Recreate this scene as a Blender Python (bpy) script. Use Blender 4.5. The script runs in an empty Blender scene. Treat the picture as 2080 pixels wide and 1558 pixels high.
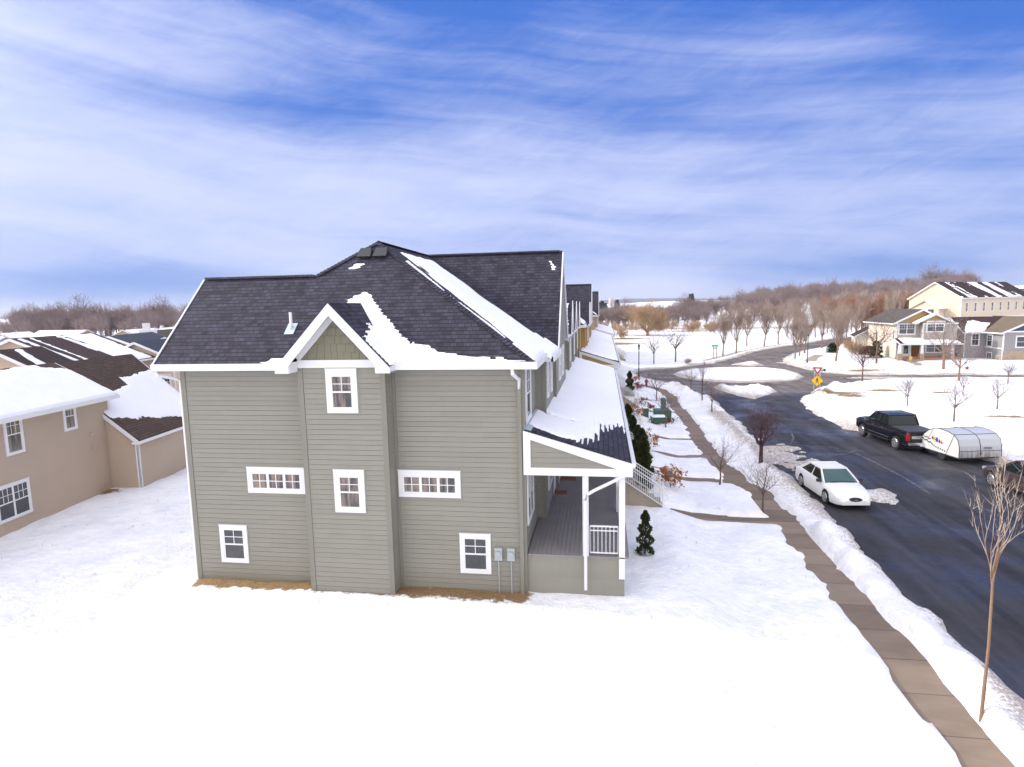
import bpy, bmesh, math, random
import numpy as np
from mathutils import Vector, Matrix
from mathutils.geometry import tessellate_polygon
R=math.radians; rnd=random.Random(7); PI=math.pi
SC=bpy.context.scene; COL=SC.collection
# ------------------------------------------------------------------ camera
H=9.6; CAM_YAW,CAM_PITCH,CAM_ROLL=R(8.6),R(-7.25),R(1.2); FPX=1230.0
fw=Vector((-math.sin(CAM_YAW)*math.cos(CAM_PITCH),math.cos(CAM_YAW)*math.cos(CAM_PITCH),math.sin(CAM_PITCH)))
r0=Vector((math.cos(CAM_YAW),math.sin(CAM_YAW),0)); u0=r0.cross(fw)
rt=r0*math.cos(CAM_ROLL)-u0*math.sin(CAM_ROLL); up=rt.cross(fw)
cam=bpy.data.cameras.new('camera'); camo=bpy.data.objects.new('camera',cam); COL.objects.link(camo)
camo.matrix_world=Matrix(((rt.x,up.x,-fw.x,0),(rt.y,up.y,-fw.y,0),(rt.z,up.z,-fw.z,H),(0,0,0,1)))
cam.sensor_width=36; cam.lens=36*FPX/2080; cam.clip_end=20000; cam.clip_start=0.2
SC.camera=camo
# ------------------------------------------------------------------ light
SUN_EL,SUN_AZ=R(27),R(-88)          # azimuth measured from +Y towards +X
sl=bpy.data.lights.new('sun','SUN'); sl.energy=1.9; sl.angle=R(1.5); sl.color=(1,.95,.87)
so=bpy.data.objects.new('sun',sl); COL.objects.link(so)
sdir=Vector((math.sin(SUN_AZ)*math.cos(SUN_EL),math.cos(SUN_AZ)*math.cos(SUN_EL),math.sin(SUN_EL)))
so.rotation_euler=sdir.to_track_quat('Z','Y').to_euler(); so.location=(0,0,60)
SC.view_settings.view_transform='Standard'; SC.view_settings.look='None'
SC.view_settings.exposure=0.70; SC.view_settings.gamma=1
W=bpy.data.worlds.new('World'); SC.world=W; W.use_nodes=True
class NT:
    def __init__(s,t): s.t=t; s.n=t.nodes; s.l=t.links
    def node(s,ty,**k):
        n=s.n.new(ty)
        for a,b in k.items(): setattr(n,a,b)
        return n
    def put(s,sock,v):
        if isinstance(v,bpy.types.NodeSocket): s.l.new(v,sock)
        elif v is not None: sock.default_value=v
    def m(s,op,a,b=None,c=None,clamp=False):
        n=s.node('ShaderNodeMath',operation=op,use_clamp=clamp)
        s.put(n.inputs[0],a); s.put(n.inputs[1],b)
        if c is not None: s.put(n.inputs[2],c)
        return n.outputs[0]
    def vm(s,op,a,b=None):
        n=s.node('ShaderNodeVectorMath',operation=op); s.put(n.inputs[0],a); s.put(n.inputs[1],b); return n.outputs[0]
    def comb(s,x,y,z=0.0):
        n=s.node('ShaderNodeCombineXYZ'); s.put(n.inputs[0],x); s.put(n.inputs[1],y); s.put(n.inputs[2],z); return n.outputs[0]
    def sep(s,v):
        n=s.node('ShaderNodeSeparateXYZ'); s.put(n.inputs[0],v); return n.outputs
    def noise(s,v,sc,det=3.0,rough=.55,dist=0.0,dim='3D'):
        n=s.node('ShaderNodeTexNoise',noise_dimensions=dim); s.put(n.inputs['Vector'],v)
        n.inputs['Scale'].default_value=sc; n.inputs['Detail'].default_value=det; n.inputs['Roughness'].default_value=rough; n.inputs['Distortion'].default_value=dist
        return n.outputs[0]
    def mix(s,f,a,b,mode='MIX'):
        n=s.node('ShaderNodeMix',data_type='RGBA',blend_type=mode)
        s.put(n.inputs[0],f)
        for sk,v in ((n.inputs[6],a),(n.inputs[7],b)):
            s.put(sk,(*v,1) if isinstance(v,tuple) and len(v)==3 else v)
        return n.outputs[2]
    def step(s,v,a,b):
        n=s.node('ShaderNodeMapRange',interpolation_type='SMOOTHSTEP'); s.put(n.inputs[0],v); n.inputs[1].default_value=a; n.inputs[2].default_value=b
        return n.outputs[0]
w=NT(W.node_tree); bg=w.n['Background']
sky=w.node('ShaderNodeTexSky',sky_type='NISHITA',sun_disc=False,sun_elevation=SUN_EL,sun_rotation=SUN_AZ,altitude=300,air_density=1.0,dust_density=0.6,ozone_density=2.5)
D=w.node('ShaderNodeTexCoord').outputs['Generated']
dx,dy,dz=w.sep(D)
el=w.m('MULTIPLY',w.m('ARCSINE',dz),180/PI); az=w.m('MULTIPLY',w.m('ARCTAN2',dx,dy),180/PI)
def blob(a,e,sa,se,amp,tilt=0.0):
    da=w.m('SUBTRACT',az,a); de=w.m('SUBTRACT',w.m('SUBTRACT',el,e),w.m('MULTIPLY',da,tilt))
    q=w.m('ADD',w.m('POWER',w.m('ABSOLUTE',w.m('DIVIDE',da,sa)),2.0),w.m('POWER',w.m('ABSOLUTE',w.m('DIVIDE',de,se)),2.0))
    return w.m('MULTIPLY',w.m('EXPONENT',w.m('MULTIPLY',q,-1.0)),amp)
wob=w.noise(w.comb(w.m('MULTIPLY',az,.03),w.m('MULTIPLY',el,.05)),1.0,2)
elw=w.m('ADD',el,w.m('MULTIPLY',w.m('SUBTRACT',wob,.5),6))
elt=w.m('ADD',elw,w.m('MULTIPLY',az,.10))
n1=w.noise(w.comb(w.m('MULTIPLY',az,.030),w.m('MULTIPLY',elt,.13)),1.0,6,.55,.3)
n2=w.noise(w.comb(w.m('MULTIPLY',az,.035),w.m('MULTIPLY',elt,.48),3.3),1.0,7,.60,.4)
n3=w.noise(w.comb(w.m('MULTIPLY',w.m('ADD',az,w.m('MULTIPLY',el,1.3)),.10),w.m('MULTIPLY',w.m('SUBTRACT',el,w.m('MULTIPLY',az,.35)),.5),8.1),1.0,6,.7,.9)
c=w.m('ADD',w.m('ADD',w.m('MULTIPLY',w.m('SUBTRACT',n1,.5),.95),w.m('MULTIPLY',w.m('SUBTRACT',n2,.5),.60)),w.m('MULTIPLY',w.m('SUBTRACT',n3,.5),.30))
c=w.m('ADD',c,w.m('SUBTRACT',.56,w.m('MULTIPLY',w.step(el,9,25),.26)))
for b in (blob(-44,21,13,7,.26,-.25),blob(-38,11,20,6,.22),blob(-14,9,16,5,.16),blob(-27,17.0,12,1.9,-.34),blob(-39,2.6,9,1.4,-.62),blob(12,26,26,4.0,-.18),
          blob(31,24,8,7,-.5),blob(-16,27,14,4,-.28),blob(14,9,20,5,.02),blob(4,1.2,6,1.6,.55),blob(24,2.6,10,1.2,-.40),blob(2,16,9,2.2,-.12)):
    c=w.m('ADD',c,b)
c=w.step(c,0.0,1.0)
hz=w.m('EXPONENT',w.m('MULTIPLY',w.m('ABSOLUTE',el),-.22))
blue=w.mix(w.m('MULTIPLY',hz,.5),w.mix(.82,sky.outputs[0],(.36,1.45,5.9)),(2.4,4.0,7.2))
cloud=(5.5,6.0,8.3)
colr=w.mix(w.m('MULTIPLY',c,.93),blue,cloud)
# added glow round the sun, outside the view, to lift ambient light
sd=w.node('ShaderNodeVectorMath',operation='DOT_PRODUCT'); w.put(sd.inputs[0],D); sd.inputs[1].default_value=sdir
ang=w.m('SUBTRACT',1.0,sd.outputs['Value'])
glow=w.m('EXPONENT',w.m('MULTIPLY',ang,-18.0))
high=w.m('MULTIPLY',w.step(el,30,62),.55)  # overhead sky brightened above the view as added fill
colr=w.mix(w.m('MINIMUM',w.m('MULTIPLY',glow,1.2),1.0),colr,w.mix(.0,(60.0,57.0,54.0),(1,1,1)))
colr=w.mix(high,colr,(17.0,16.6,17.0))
back=w.m('MULTIPLY',w.step(w.m('MULTIPLY',dy,-1.0),-.1,.6),w.m('MULTIPLY',w.step(el,-2,6),.85))  # unseen sky behind the camera brightened to fill the front walls
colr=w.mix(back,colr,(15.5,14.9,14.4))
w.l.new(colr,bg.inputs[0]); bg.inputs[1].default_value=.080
# ------------------------------------------------------------------ helpers
def at(px,py,z=0.0):
    d=fw+rt*((px-1040)/FPX)-up*((py-779)/FPX); t=(z-H)/d.z
    return Vector((d.x*t,d.y*t,z))
def tag(o,label=None,cat=None,group=None,kind=None):
    if label: o['label']=label
    if cat: o['category']=cat
    if group: o['group']=group
    if kind: o['kind']=kind
    return o
def empty(name,loc,rz=0.0,label=None,cat=None,group=None):
    o=bpy.data.objects.new(name,None); COL.objects.link(o); o.location=loc; o.rotation_euler=(0,0,rz); o.empty_display_size=.3
    return tag(o,label,cat,group)
class MB:
    def __init__(s): s.v=[]; s.f=[]; s.mi=[]
    def add(s,vs,fs,m=0):
        b=len(s.v); s.v+= [tuple(p) for p in vs]; s.f+=[tuple(b+i for i in f) for f in fs]; s.mi+=[m]*len(fs); return s
    def box(s,a,b,m=0):
        x0,x1=sorted((a[0],b[0])); y0,y1=sorted((a[1],b[1])); z0,z1=sorted((a[2],b[2]))
        return s.add([(x0,y0,z0),(x1,y0,z0),(x1,y1,z0),(x0,y1,z0),(x0,y0,z1),(x1,y0,z1),(x1,y1,z1),(x0,y1,z1)],
          [(0,3,2,1),(4,5,6,7),(0,1,5,4),(1,2,6,5),(2,3,7,6),(3,0,4,7)],m)
    def slab(s,ps,t,m=0):       # polygon with thickness t below its face
        ps=[Vector(p) for p in ps]; n=Vector((0,0,0))
        for i in range(len(ps)): n+=ps[i].cross(ps[(i+1)%len(ps)])
        n.normalize(); k=len(ps)
        if n.z<0: ps=ps[::-1]; n=-n
        q=[p-n*t for p in ps]
        return s.add(ps+q,[tuple(range(k)),tuple(range(2*k-1,k-1,-1))]+[(i,k+i,k+(i+1)%k,(i+1)%k) for i in range(k)],m)
    def bar(s,a,b,w_,h_,m=0,upv=(0,0,1)):   # box section between two points
        a=Vector(a); b=Vector(b); d=(b-a).normalized(); u=Vector(upv); sx=d.cross(u)
        if sx.length<1e-4: sx=d.cross(Vector((1,0,0)))
        sx.normalize(); u=sx.cross(d).normalized(); c=[]
        for p in (a,b):
            for i,j in ((-1,-1),(1,-1),(1,1),(-1,1)): c.append(p+sx*(i*w_/2)+u*(j*h_/2))
        return s.add(c,[(0,1,2,3),(7,6,5,4),(0,4,5,1),(1,5,6,2),(2,6,7,3),(3,7,4,0)],m)
    def tube(s,pts,rad,n=6,m=0,cap=True):
        pts=[Vector(p) for p in pts]; k=len(pts); rad=rad if isinstance(rad,(list,tuple)) else [rad]*k
        vs=[]; ref=Vector((0,0,1))
        for i,p in enumerate(pts):
            d=(pts[min(i+1,k-1)]-pts[max(i-1,0)]).normalized(); r_=ref if abs(d.z)<.9 else Vector((1,0,0))
            a=d.cross(r_).normalized(); b=d.cross(a)
            for j in range(n):
                t=2*PI*j/n; vs.append(p+(a*math.cos(t)+b*math.sin(t))*rad[i])
        fs=[(i*n+j,i*n+(j+1)%n,(i+1)*n+(j+1)%n,(i+1)*n+j) for i in range(k-1) for j in range(n)]
        if cap: fs+=[tuple(range(n))[::-1],tuple((k-1)*n+j for j in range(n))]
        return s.add(vs,fs,m)
    def lathe(s,c,prof,n=16,axis='z',m=0):
        vs=[];k=len(prof)
        for r_,h_ in prof:
            for j in range(n):
                t=2*PI*j/n; a,b=r_*math.cos(t),r_*math.sin(t)
                vs.append((c[0]+a,c[1]+b,c[2]+h_) if axis=='z' else ((c[0]+a,c[1]+h_,c[2]+b) if axis=='y' else (c[0]+h_,c[1]+a,c[2]+b)))
        fs=[(i*n+j,i*n+(j+1)%n,(i+1)*n+(j+1)%n,(i+1)*n+j) for i in range(k-1) for j in range(n)]+[tuple(range(n))[::-1],tuple((k-1)*n+j for j in range(n))]
        return s.add(vs,fs,m)
    def prism(s,pts,d0,d1,axis='y',m=0):   # 2D polygon extruded along an axis; pts are (h,z) for x/y axes, (x,y) for z
        k=len(pts); P=(lambda a,z,d:(a,d,z)) if axis=='y' else ((lambda a,z,d:(d,a,z)) if axis=='x' else (lambda a,z,d:(a,z,d)))
        vs=[P(a,b,d0) for a,b in pts]+[P(a,b,d1) for a,b in pts]
        return s.add(vs,[tuple(range(k))[::-1],tuple(range(k,2*k))]+[(i,(i+1)%k,k+(i+1)%k,k+i) for i in range(k)],m)
    def siding(s,p0,ud,nd,L,z0,z1,ex=.16,lo=None,hi=None,m=0,lip=.016,gap=.010):
        # real lap boards: p0 wall foot point, ud along, nd outward; lo/hi(z) clip the run
        p0=Vector(p0); ud=Vector(ud); nd=Vector(nd); lo=lo or (lambda z:0.0); hi=hi or (lambda z:L)
        nb=int(math.ceil((z1-z0)/ex-1e-6))
        for i in range(nb):
            a=z0+i*ex; b=min(z0+(i+1)*ex,z1)
            if b-a<.02: continue
            prof=[(.003,a),(lip,a),(lip*.55,b-gap),(-.004,b-gap),(-.004,b)]
            row=[]
            for o_,z in prof:
                l_,h_=lo(z),hi(z)
                if h_<l_: l_=h_=(l_+h_)/2
                for u_ in (l_,h_): row.append(Vector((p0.x,p0.y,0))+ud*u_+nd*o_+Vector((0,0,z)))
            s.add(row,[(2*j,2*j+1,2*j+3,2*j+2) for j in range(4)],m)
        return s
    def build(s,name,mats,parent=None,smooth=None,uv=True):
        me=bpy.data.meshes.new(name); me.from_pydata(s.v,[],s.f)
        mats=mats if isinstance(mats,(list,tuple)) else [mats]
        for mm in mats: me.materials.append(M[mm] if isinstance(mm,str) else mm)
        if len(mats)>1: me.polygons.foreach_set('material_index',s.mi)
        if smooth is not None:
            me.polygons.foreach_set('use_smooth',[True]*len(me.polygons))
            if smooth>0: me.set_sharp_from_angle(angle=R(smooth))
        me.update()
        if uv and len(me.polygons)<150000: meter_uv(me)
        o=bpy.data.objects.new(name,me); COL.objects.link(o)
        if parent: o.parent=parent
        return o
def meter_uv(me):
    nl=len(me.loops); npg=len(me.polygons)
    if not npg: return
    nrm=np.empty(npg*3); me.polygons.foreach_get('normal',nrm); nrm=nrm.reshape(-1,3)
    tot=np.empty(npg,int); me.polygons.foreach_get('loop_total',tot)
    vi=np.empty(nl,int); me.loops.foreach_get('vertex_index',vi); co=np.empty(len(me.vertices)*3); me.vertices.foreach_get('co',co); co=co.reshape(-1,3)
    U=np.stack([-nrm[:,1],nrm[:,0],np.zeros(npg)],1); l=np.linalg.norm(U,axis=1); flat=l<.05; U[flat]=(1,0,0); U/=np.maximum(np.linalg.norm(U,axis=1),1e-9)[:,None]
    U[U[:,0]+U[:,1]*.5<0]*=-1
    V=np.cross(nrm,U); V[(V[:,2]<0)]*=-1; V[flat]=(0,1,0)
    Ul=np.repeat(U,tot,0); Vl=np.repeat(V,tot,0); c_=co[vi]
    uv=np.stack([(c_*Ul).sum(1),(c_*Vl).sum(1)],1).ravel()
    lay=me.uv_layers.new(name='UVMap'); lay.data.foreach_set('uv',uv)
def copy_tree(o,parent=None,**k):
    c_=o.copy(); COL.objects.link(c_)
    if parent: c_.parent=parent
    for ch in list(o.children): copy_tree(ch,c_)
    return c_
# numpy noise / distance
def vnoise(x,y,seed=0):
    xi=np.floor(x).astype(np.int64); yi=np.floor(y).astype(np.int64); fx=x-xi; fy=y-yi; fx=fx*fx*(3-2*fx); fy=fy*fy*(3-2*fy)
    def h(a,b):
        n=(a*374761393+b*668265263+seed*1442695041)&0xffffffff; n=((n^(n>>13))*1274126177)&0xffffffff; n=(n^(n>>16))&0xffff
        return n/65535.0
    return (h(xi,yi)*(1-fx)+h(xi+1,yi)*fx)*(1-fy)+(h(xi,yi+1)*(1-fx)+h(xi+1,yi+1)*fx)*fy
def fbm(x,y,o=3,seed=0):
    a=0;t=0;k=1.0
    for i in range(o): a=a+k*vnoise(x*2**i+17.3*i,y*2**i-9.1*i,seed+i); t+=k; k*=.5
    return a/t-.5
def sdf(P,poly):   # negative inside
    poly=np.array([[p[0],p[1]] for p in poly],float); x=P[:,0];y=P[:,1]; d=np.full(len(P),1e18); s=np.ones(len(P)); n=len(poly)
    for i in range(n):
        a=poly[i];b=poly[i-1]; e=b-a; wx=x-a[0]; wy=y-a[1]; t=np.clip((wx*e[0]+wy*e[1])/max(e@e,1e-9),0,1)
        d=np.minimum(d,(wx-e[0]*t)**2+(wy-e[1]*t)**2)
        c1=y>=a[1];c2=y<b[1];c3=e[0]*wy>e[1]*wx; cc=(c1&c2&c3)|(~c1&~c2&~c3); s=np.where(cc,-s,s)
    return np.sqrt(d)*s
def smooth(a,b,x): t=np.clip((x-a)/(b-a),0,1); return t*t*(3-2*t)
def grid_mesh(name,mats,pts,nu,nv,keep=None,parent=None,attr=None,flip=False):
    idx=np.arange(nu*nv).reshape(nv,nu); q=np.stack([idx[:-1,:-1],idx[:-1,1:],idx[1:,1:],idx[1:,:-1]],-1).reshape(-1,4)
    if flip: q=q[:,::-1]
    if keep is not None:
        k=keep.reshape(-1)[q].any(1); q=q[k]
    used=np.zeros(len(pts),bool); used[q]=True; remap=np.cumsum(used)-1; q=remap[q]; v=pts[used]
    me=bpy.data.meshes.new(name); me.vertices.add(len(v)); me.vertices.foreach_set('co',v.ravel())
    me.loops.add(q.size); me.loops.foreach_set('vertex_index',q.ravel().astype(np.int32))
    me.polygons.add(len(q)); me.polygons.foreach_set('loop_start',np.arange(0,q.size,4,dtype=np.int32)); me.polygons.foreach_set('loop_total',np.full(len(q),4,np.int32))
    me.polygons.foreach_set('use_smooth',np.ones(len(q),bool)); me.update(calc_edges=True); me.validate()
    for mm in (mats if isinstance(mats,(list,tuple)) else [mats]): me.materials.append(M[mm])
    for k_,a in (attr or {}).items():
        at_=me.attributes.new(k_,'FLOAT','POINT'); at_.data.foreach_set('value',a[used].astype(np.float32))
    o=bpy.data.objects.new(name,me); COL.objects.link(o)
    if parent: o.parent=parent
    return o
def roof_snow(parent,o,ud,vd,L,Wd,fn,t=.09,res=.09,name='roof_snow',label=None,lump=.35):
    """raised snow sheet on a roof plane: o origin (eave corner), ud along eave, vd upslope; fn(u,v)->signed cover in metres (positive = snow)"""
    ud=Vector(ud).normalized(); vd=Vector(vd).normalized(); n=ud.cross(vd).normalized(); n=n if n.z>0 else -n
    nu=max(4,int(L/res)); nv=max(4,int(Wd/res)); u,v=np.meshgrid(np.linspace(0,L,nu),np.linspace(0,Wd,nv)); u=u.ravel(); v=v.ravel()
    d=fn(u,v)+fbm(u*1.3,v*1.3,4,5)*.35+fbm(u*6,v*6,2,9)*.10
    course=np.sin(v/.165*2*PI); d=d+course*.035
    t=t*.72; h=np.where(d>0,t*(1-np.exp(-np.maximum(d,0)/.20))*(1+lump*fbm(u*.9,v*.9,3,3)*2),-.03+np.maximum(d,-.1)*.2)
    brd=((v<=1e-6)|(v>=Wd-1e-6)|(u<=1e-6)|(u>=L-1e-6))&(d>0); h=np.where(brd,-.05,h); v=np.where((v<=1e-6)&(d>0),-.035,v)
    P=np.array(o)[None]+np.outer(u,np.array(ud))+np.outer(v,np.array(vd))+np.outer(h,np.array(n))
    flip=ud.cross(vd).z<0
    ob=grid_mesh(name,'snow_roof',P,nu,nv,keep=(d>-.02),parent=parent,flip=flip)
    return tag(ob,label)
# ------------------------------------------------------------------ materials
M={}
def mat(name,col,rough=.7,metal=0.0,fn=None,spec=.5):
    m=bpy.data.materials.new(name); m.use_nodes=True; t=NT(m.node_tree); b=t.n['Principled BSDF']
    b.inputs['Base Color'].default_value=(*col,1); b.inputs['Roughness'].default_value=rough; b.inputs['Metallic'].default_value=metal
    b.inputs['Specular IOR Level'].default_value=spec
    if fn: fn(t,b)
    M[name]=m; return m
def bump(t,b,h,st=.3,dist=.02):
    n=t.node('ShaderNodeBump'); n.inputs['Strength'].default_value=st; n.inputs['Distance'].default_value=dist; t.l.new(h,n.inputs['Height']); t.l.new(n.outputs[0],b.inputs['Normal'])
def uvn(t): return t.node('ShaderNodeTexCoord').outputs['UV']
def objn(t): return t.node('ShaderNodeTexCoord').outputs['Object']
def posn(t): return t.node('ShaderNodeNewGeometry').outputs['Position']
def vary(col,amt=.12,sc=1.2,rough=.7,fine=40.0,st=.15):
    def f(t,b):
        n=t.noise(objn(t),sc,5,.6); n2=t.noise(objn(t),fine,2)
        k=t.m('ADD',1-amt,t.m('MULTIPLY',n,2*amt)); k=t.m('MULTIPLY',k,t.m('ADD',1-amt*.4,t.m('MULTIPLY',n2,.8*amt)))
        v=t.vm('MULTIPLY',t.comb(*[c_ for c_ in col]),t.comb(k,k,k)); t.l.new(v,b.inputs['Base Color']); bump(t,b,n2,st,.004)
    return f
def paint(name,col,amt=.1,rough=.6,**k): return mat(name,col,rough,fn=vary(col,amt,**k))
def shingle(name,base,warm=0.0,con=.62):
    def f(t,b):
        uv=uvn(t)
        def brick(off,wd):
            n=t.node('ShaderNodeTexBrick',offset=off,offset_frequency=2,squash=1.0); t.put(n.inputs['Vector'],uv)
            n.inputs['Color1'].default_value=(0,0,0,1); n.inputs['Color2'].default_value=(1,1,1,1); n.inputs['Mortar'].default_value=(.5,.5,.5,1)
            n.inputs['Scale'].default_value=1.0; n.inputs['Mortar Size'].default_value=.012; n.inputs['Brick Width'].default_value=wd; n.inputs['Row Height'].default_value=.165
            return n
        a=brick(.37,.21); c_=brick(.61,.34)
        ra=t.sep(a.outputs['Color'])[0]; rc=t.sep(c_.outputs['Color'])[0]
        k=t.m('ADD',1-con*.55,t.m('ADD',t.m('MULTIPLY',ra,con*.62),t.m('MULTIPLY',rc,con*.45)))
        gr=t.noise(uv,90,2,.7); big=t.noise(uv,.6,4)
        k=t.m('MULTIPLY',k,t.m('ADD',.62,t.m('MULTIPLY',gr,.75))); k=t.m('MULTIPLY',k,t.m('ADD',.8,t.m('MULTIPLY',big,.4)))
        # shadow line of every course, painted dark along its lower edge
        v=t.m('FRACT',t.m('DIVIDE',t.sep(uv)[1],.165)); edge=t.m('LESS_THAN',v,.15)
        k=t.m('MULTIPLY',k,t.m('SUBTRACT',1.0,t.m('MULTIPLY',edge,.55)))
        k=t.m('MULTIPLY',k,t.m('SUBTRACT',1.0,t.m('MULTIPLY',a.outputs['Fac'],.42)))
        t.l.new(t.vm('MULTIPLY',t.comb(*base),t.comb(k,k,k)),b.inputs['Base Color'])
        hgt=t.m('ADD',t.m('MULTIPLY',t.m('SUBTRACT',1.0,v),1.0),t.m('ADD',t.m('MULTIPLY',ra,.5),t.m('MULTIPLY',gr,.25))); bump(t,b,hgt,.6,.012)
    return mat(name,base,.88,fn=f,spec=.25)
shingle('shingle_charcoal',(.042,.039,.060),con=.92); shingle('shingle_brown',(.095,.066,.052),con=.45); shingle('shingle_dark_brown',(.055,.032,.032),con=.4)
shingle('shingle_slate',(.045,.055,.085),con=.4); shingle('shingle_tan',(.17,.135,.095),con=.4); shingle('shingle_grey',(.10,.088,.078),con=.4)

def sidef(t,b):
    uv=uvn(t); n=t.node('ShaderNodeTexBrick',offset=.37,offset_frequency=3); t.put(n.inputs['Vector'],uv); n.inputs['Color1'].default_value=(0,0,0,1); n.inputs['Color2'].default_value=(1,1,1,1); n.inputs['Mortar'].default_value=(.5,.5,.5,1)
    n.inputs['Scale'].default_value=1; n.inputs['Mortar Size'].default_value=.003; n.inputs['Brick Width'].default_value=3.66; n.inputs['Row Height'].default_value=.16
    r_=t.sep(n.outputs['Color'])[0]; big=t.noise(uv,.45,4); st=t.noise(t.vm('MULTIPLY',uv,t.comb(9.0,.5,1.0)),1.0,4,.6); fi=t.noise(uv,55,3,.7)
    k=t.m('ADD',.80,t.m('ADD',t.m('MULTIPLY',r_,.07),t.m('ADD',t.m('MULTIPLY',big,.14),t.m('ADD',t.m('MULTIPLY',st,.08),t.m('MULTIPLY',fi,.14)))))
    k=t.m('MULTIPLY',k,t.m('SUBTRACT',1.0,t.m('MULTIPLY',n.outputs['Fac'],.0))); t.l.new(t.vm('MULTIPLY',t.comb(.238,.231,.198),t.comb(k,k,k)),b.inputs['Base Color']); bump(t,b,fi,.25,.004)
mat('siding_green',(.22,.21,.18),.6,fn=sidef,spec=.3); paint('trim_green',(.195,.188,.158),.08); paint('shake_green',(.19,.183,.125),.12)
paint('siding_mustard',(.36,.23,.085),.10); paint('siding_tan',(.45,.355,.275),.08,sc=.7); paint('siding_cream',(.58,.48,.36),.05)
paint('siding_grey',(.27,.26,.27),.08); paint('siding_bluegrey',(.25,.28,.34),.08); paint('siding_greybrown',(.36,.325,.285),.08); paint('siding_pale',(.64,.56,.45),.08); paint('siding_navy',(.03,.05,.12),.1)
paint('siding_pinkbrown',(.42,.24,.18),.1)
paint('white_trim',(.70,.70,.72),.04,rough=.45); paint('soffit',(.68,.67,.66),.04)
paint('deck_grey',(.24,.225,.23),.25,rough=.6)
paint('concrete_plain',(.33,.28,.22),.2,rough=.9)
paint('mat_brown',(.22,.085,.025),.35,rough=.95,fine=60)
paint('dark_metal',(.03,.03,.035),.2,rough=.5); paint('lamp_green',(.02,.045,.04),.1,rough=.5); paint('box_green',(.035,.11,.075),.15,rough=.5); paint('hydrant_red',(.20,.012,.03),.1,rough=.4)
paint('galv',(.35,.38,.40),.1,rough=.4); paint('sign_yellow',(.72,.42,.012),.06,rough=.45); paint('sign_red',(.36,.012,.045),.06,rough=.4); paint('sign_white',(.8,.8,.8),.03,rough=.4); paint('sign_black',(.015,.015,.015),.1); paint('sign_teal',(.05,.42,.33),.08,rough=.4)
paint('stone',(.34,.26,.19),.4,sc=4); paint('brick_base',(.33,.15,.08),.4,sc=5)
paint('white_pipe',(.78,.77,.74),.05); paint('flashing',(.45,.55,.58),.1,rough=.35)
mat('glass',(.018,.022,.028),.06,spec=.9,fn=lambda t,b: bump(t,b,t.noise(objn(t),2.2,2),.06,.02))
mat('glass_curtain',(.14,.11,.09),.12,spec=.8,fn=lambda t,b: (t.l.new(t.mix(t.step(t.noise(t.vm('MULTIPLY',objn(t),t.comb(6.0,6.0,.8)),1.0,3),.4,.62),(.03,.03,.035),(.20,.15,.12)),b.inputs['Base Color'])))
mat('glass_teal',(.05,.16,.15),.06,spec=.9); mat('glass_car',(.008,.014,.016),.05,spec=.4); mat('glass_windshield',(.03,.085,.085),.05,spec=.5)
def snowf(t,b):
    p=posn(t); n=t.noise(p,.5,4); f=t.noise(p,14,3,.6); med=t.noise(p,2.6,4,.6)
    a=t.node('ShaderNodeAttribute',attribute_name='dirt').outputs['Fac']; g=t.node('ShaderNodeAttribute',attribute_name='grass').outputs['Fac']
    spk=t.noise(p,9,4,.75)
    dk=t.m('MULTIPLY',t.step(t.m('ADD',spk,t.m('MULTIPLY',a,.28)),.62,.80),t.m('MINIMUM',t.m('MULTIPLY',a,1.2),1.0))
    base=t.mix(t.step(t.m('ADD',t.m('MULTIPLY',n,.6),t.m('MULTIPLY',med,.4)),.38,.66),(.90,.90,.92),(.76,.77,.83))  # bluish shade tone mixed into the snow colour by noise
    base=t.mix(t.m('MULTIPLY',a,.30),base,(.62,.54,.46))
    base=t.mix(t.m('MULTIPLY',dk,.75),base,(.24,.19,.15))
    gr=t.step(t.m('ADD',t.m('MULTIPLY',t.m('SUBTRACT',t.noise(p,3.2,5,.7),.5),1.1),g),.42,.62)
    base=t.mix(gr,base,t.mix(t.noise(p,22,2),(.14,.085,.04),(.36,.24,.13)))
    t.l.new(base,b.inputs['Base Color']); bump(t,b,t.m('ADD',t.m('MULTIPLY',med,1.0),t.m('ADD',t.m('MULTIPLY',f,.35),t.m('MULTIPLY',n,3.0))),.9,.10)
mat('snow',(.85,.86,.9),.75,fn=snowf,spec=.2)
def srf(t,b):
    p=objn(t); t.l.new(t.mix(t.noise(p,1.5,3),(.91,.91,.93),(.85,.86,.90)),b.inputs['Base Color']); bump(t,b,t.m('ADD',t.noise(p,3,3),t.m('MULTIPLY',t.noise(p,20,2),.3)),.4,.03)
mat('snow_roof',(.85,.86,.9),.7,fn=srf,spec=.2)
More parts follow.
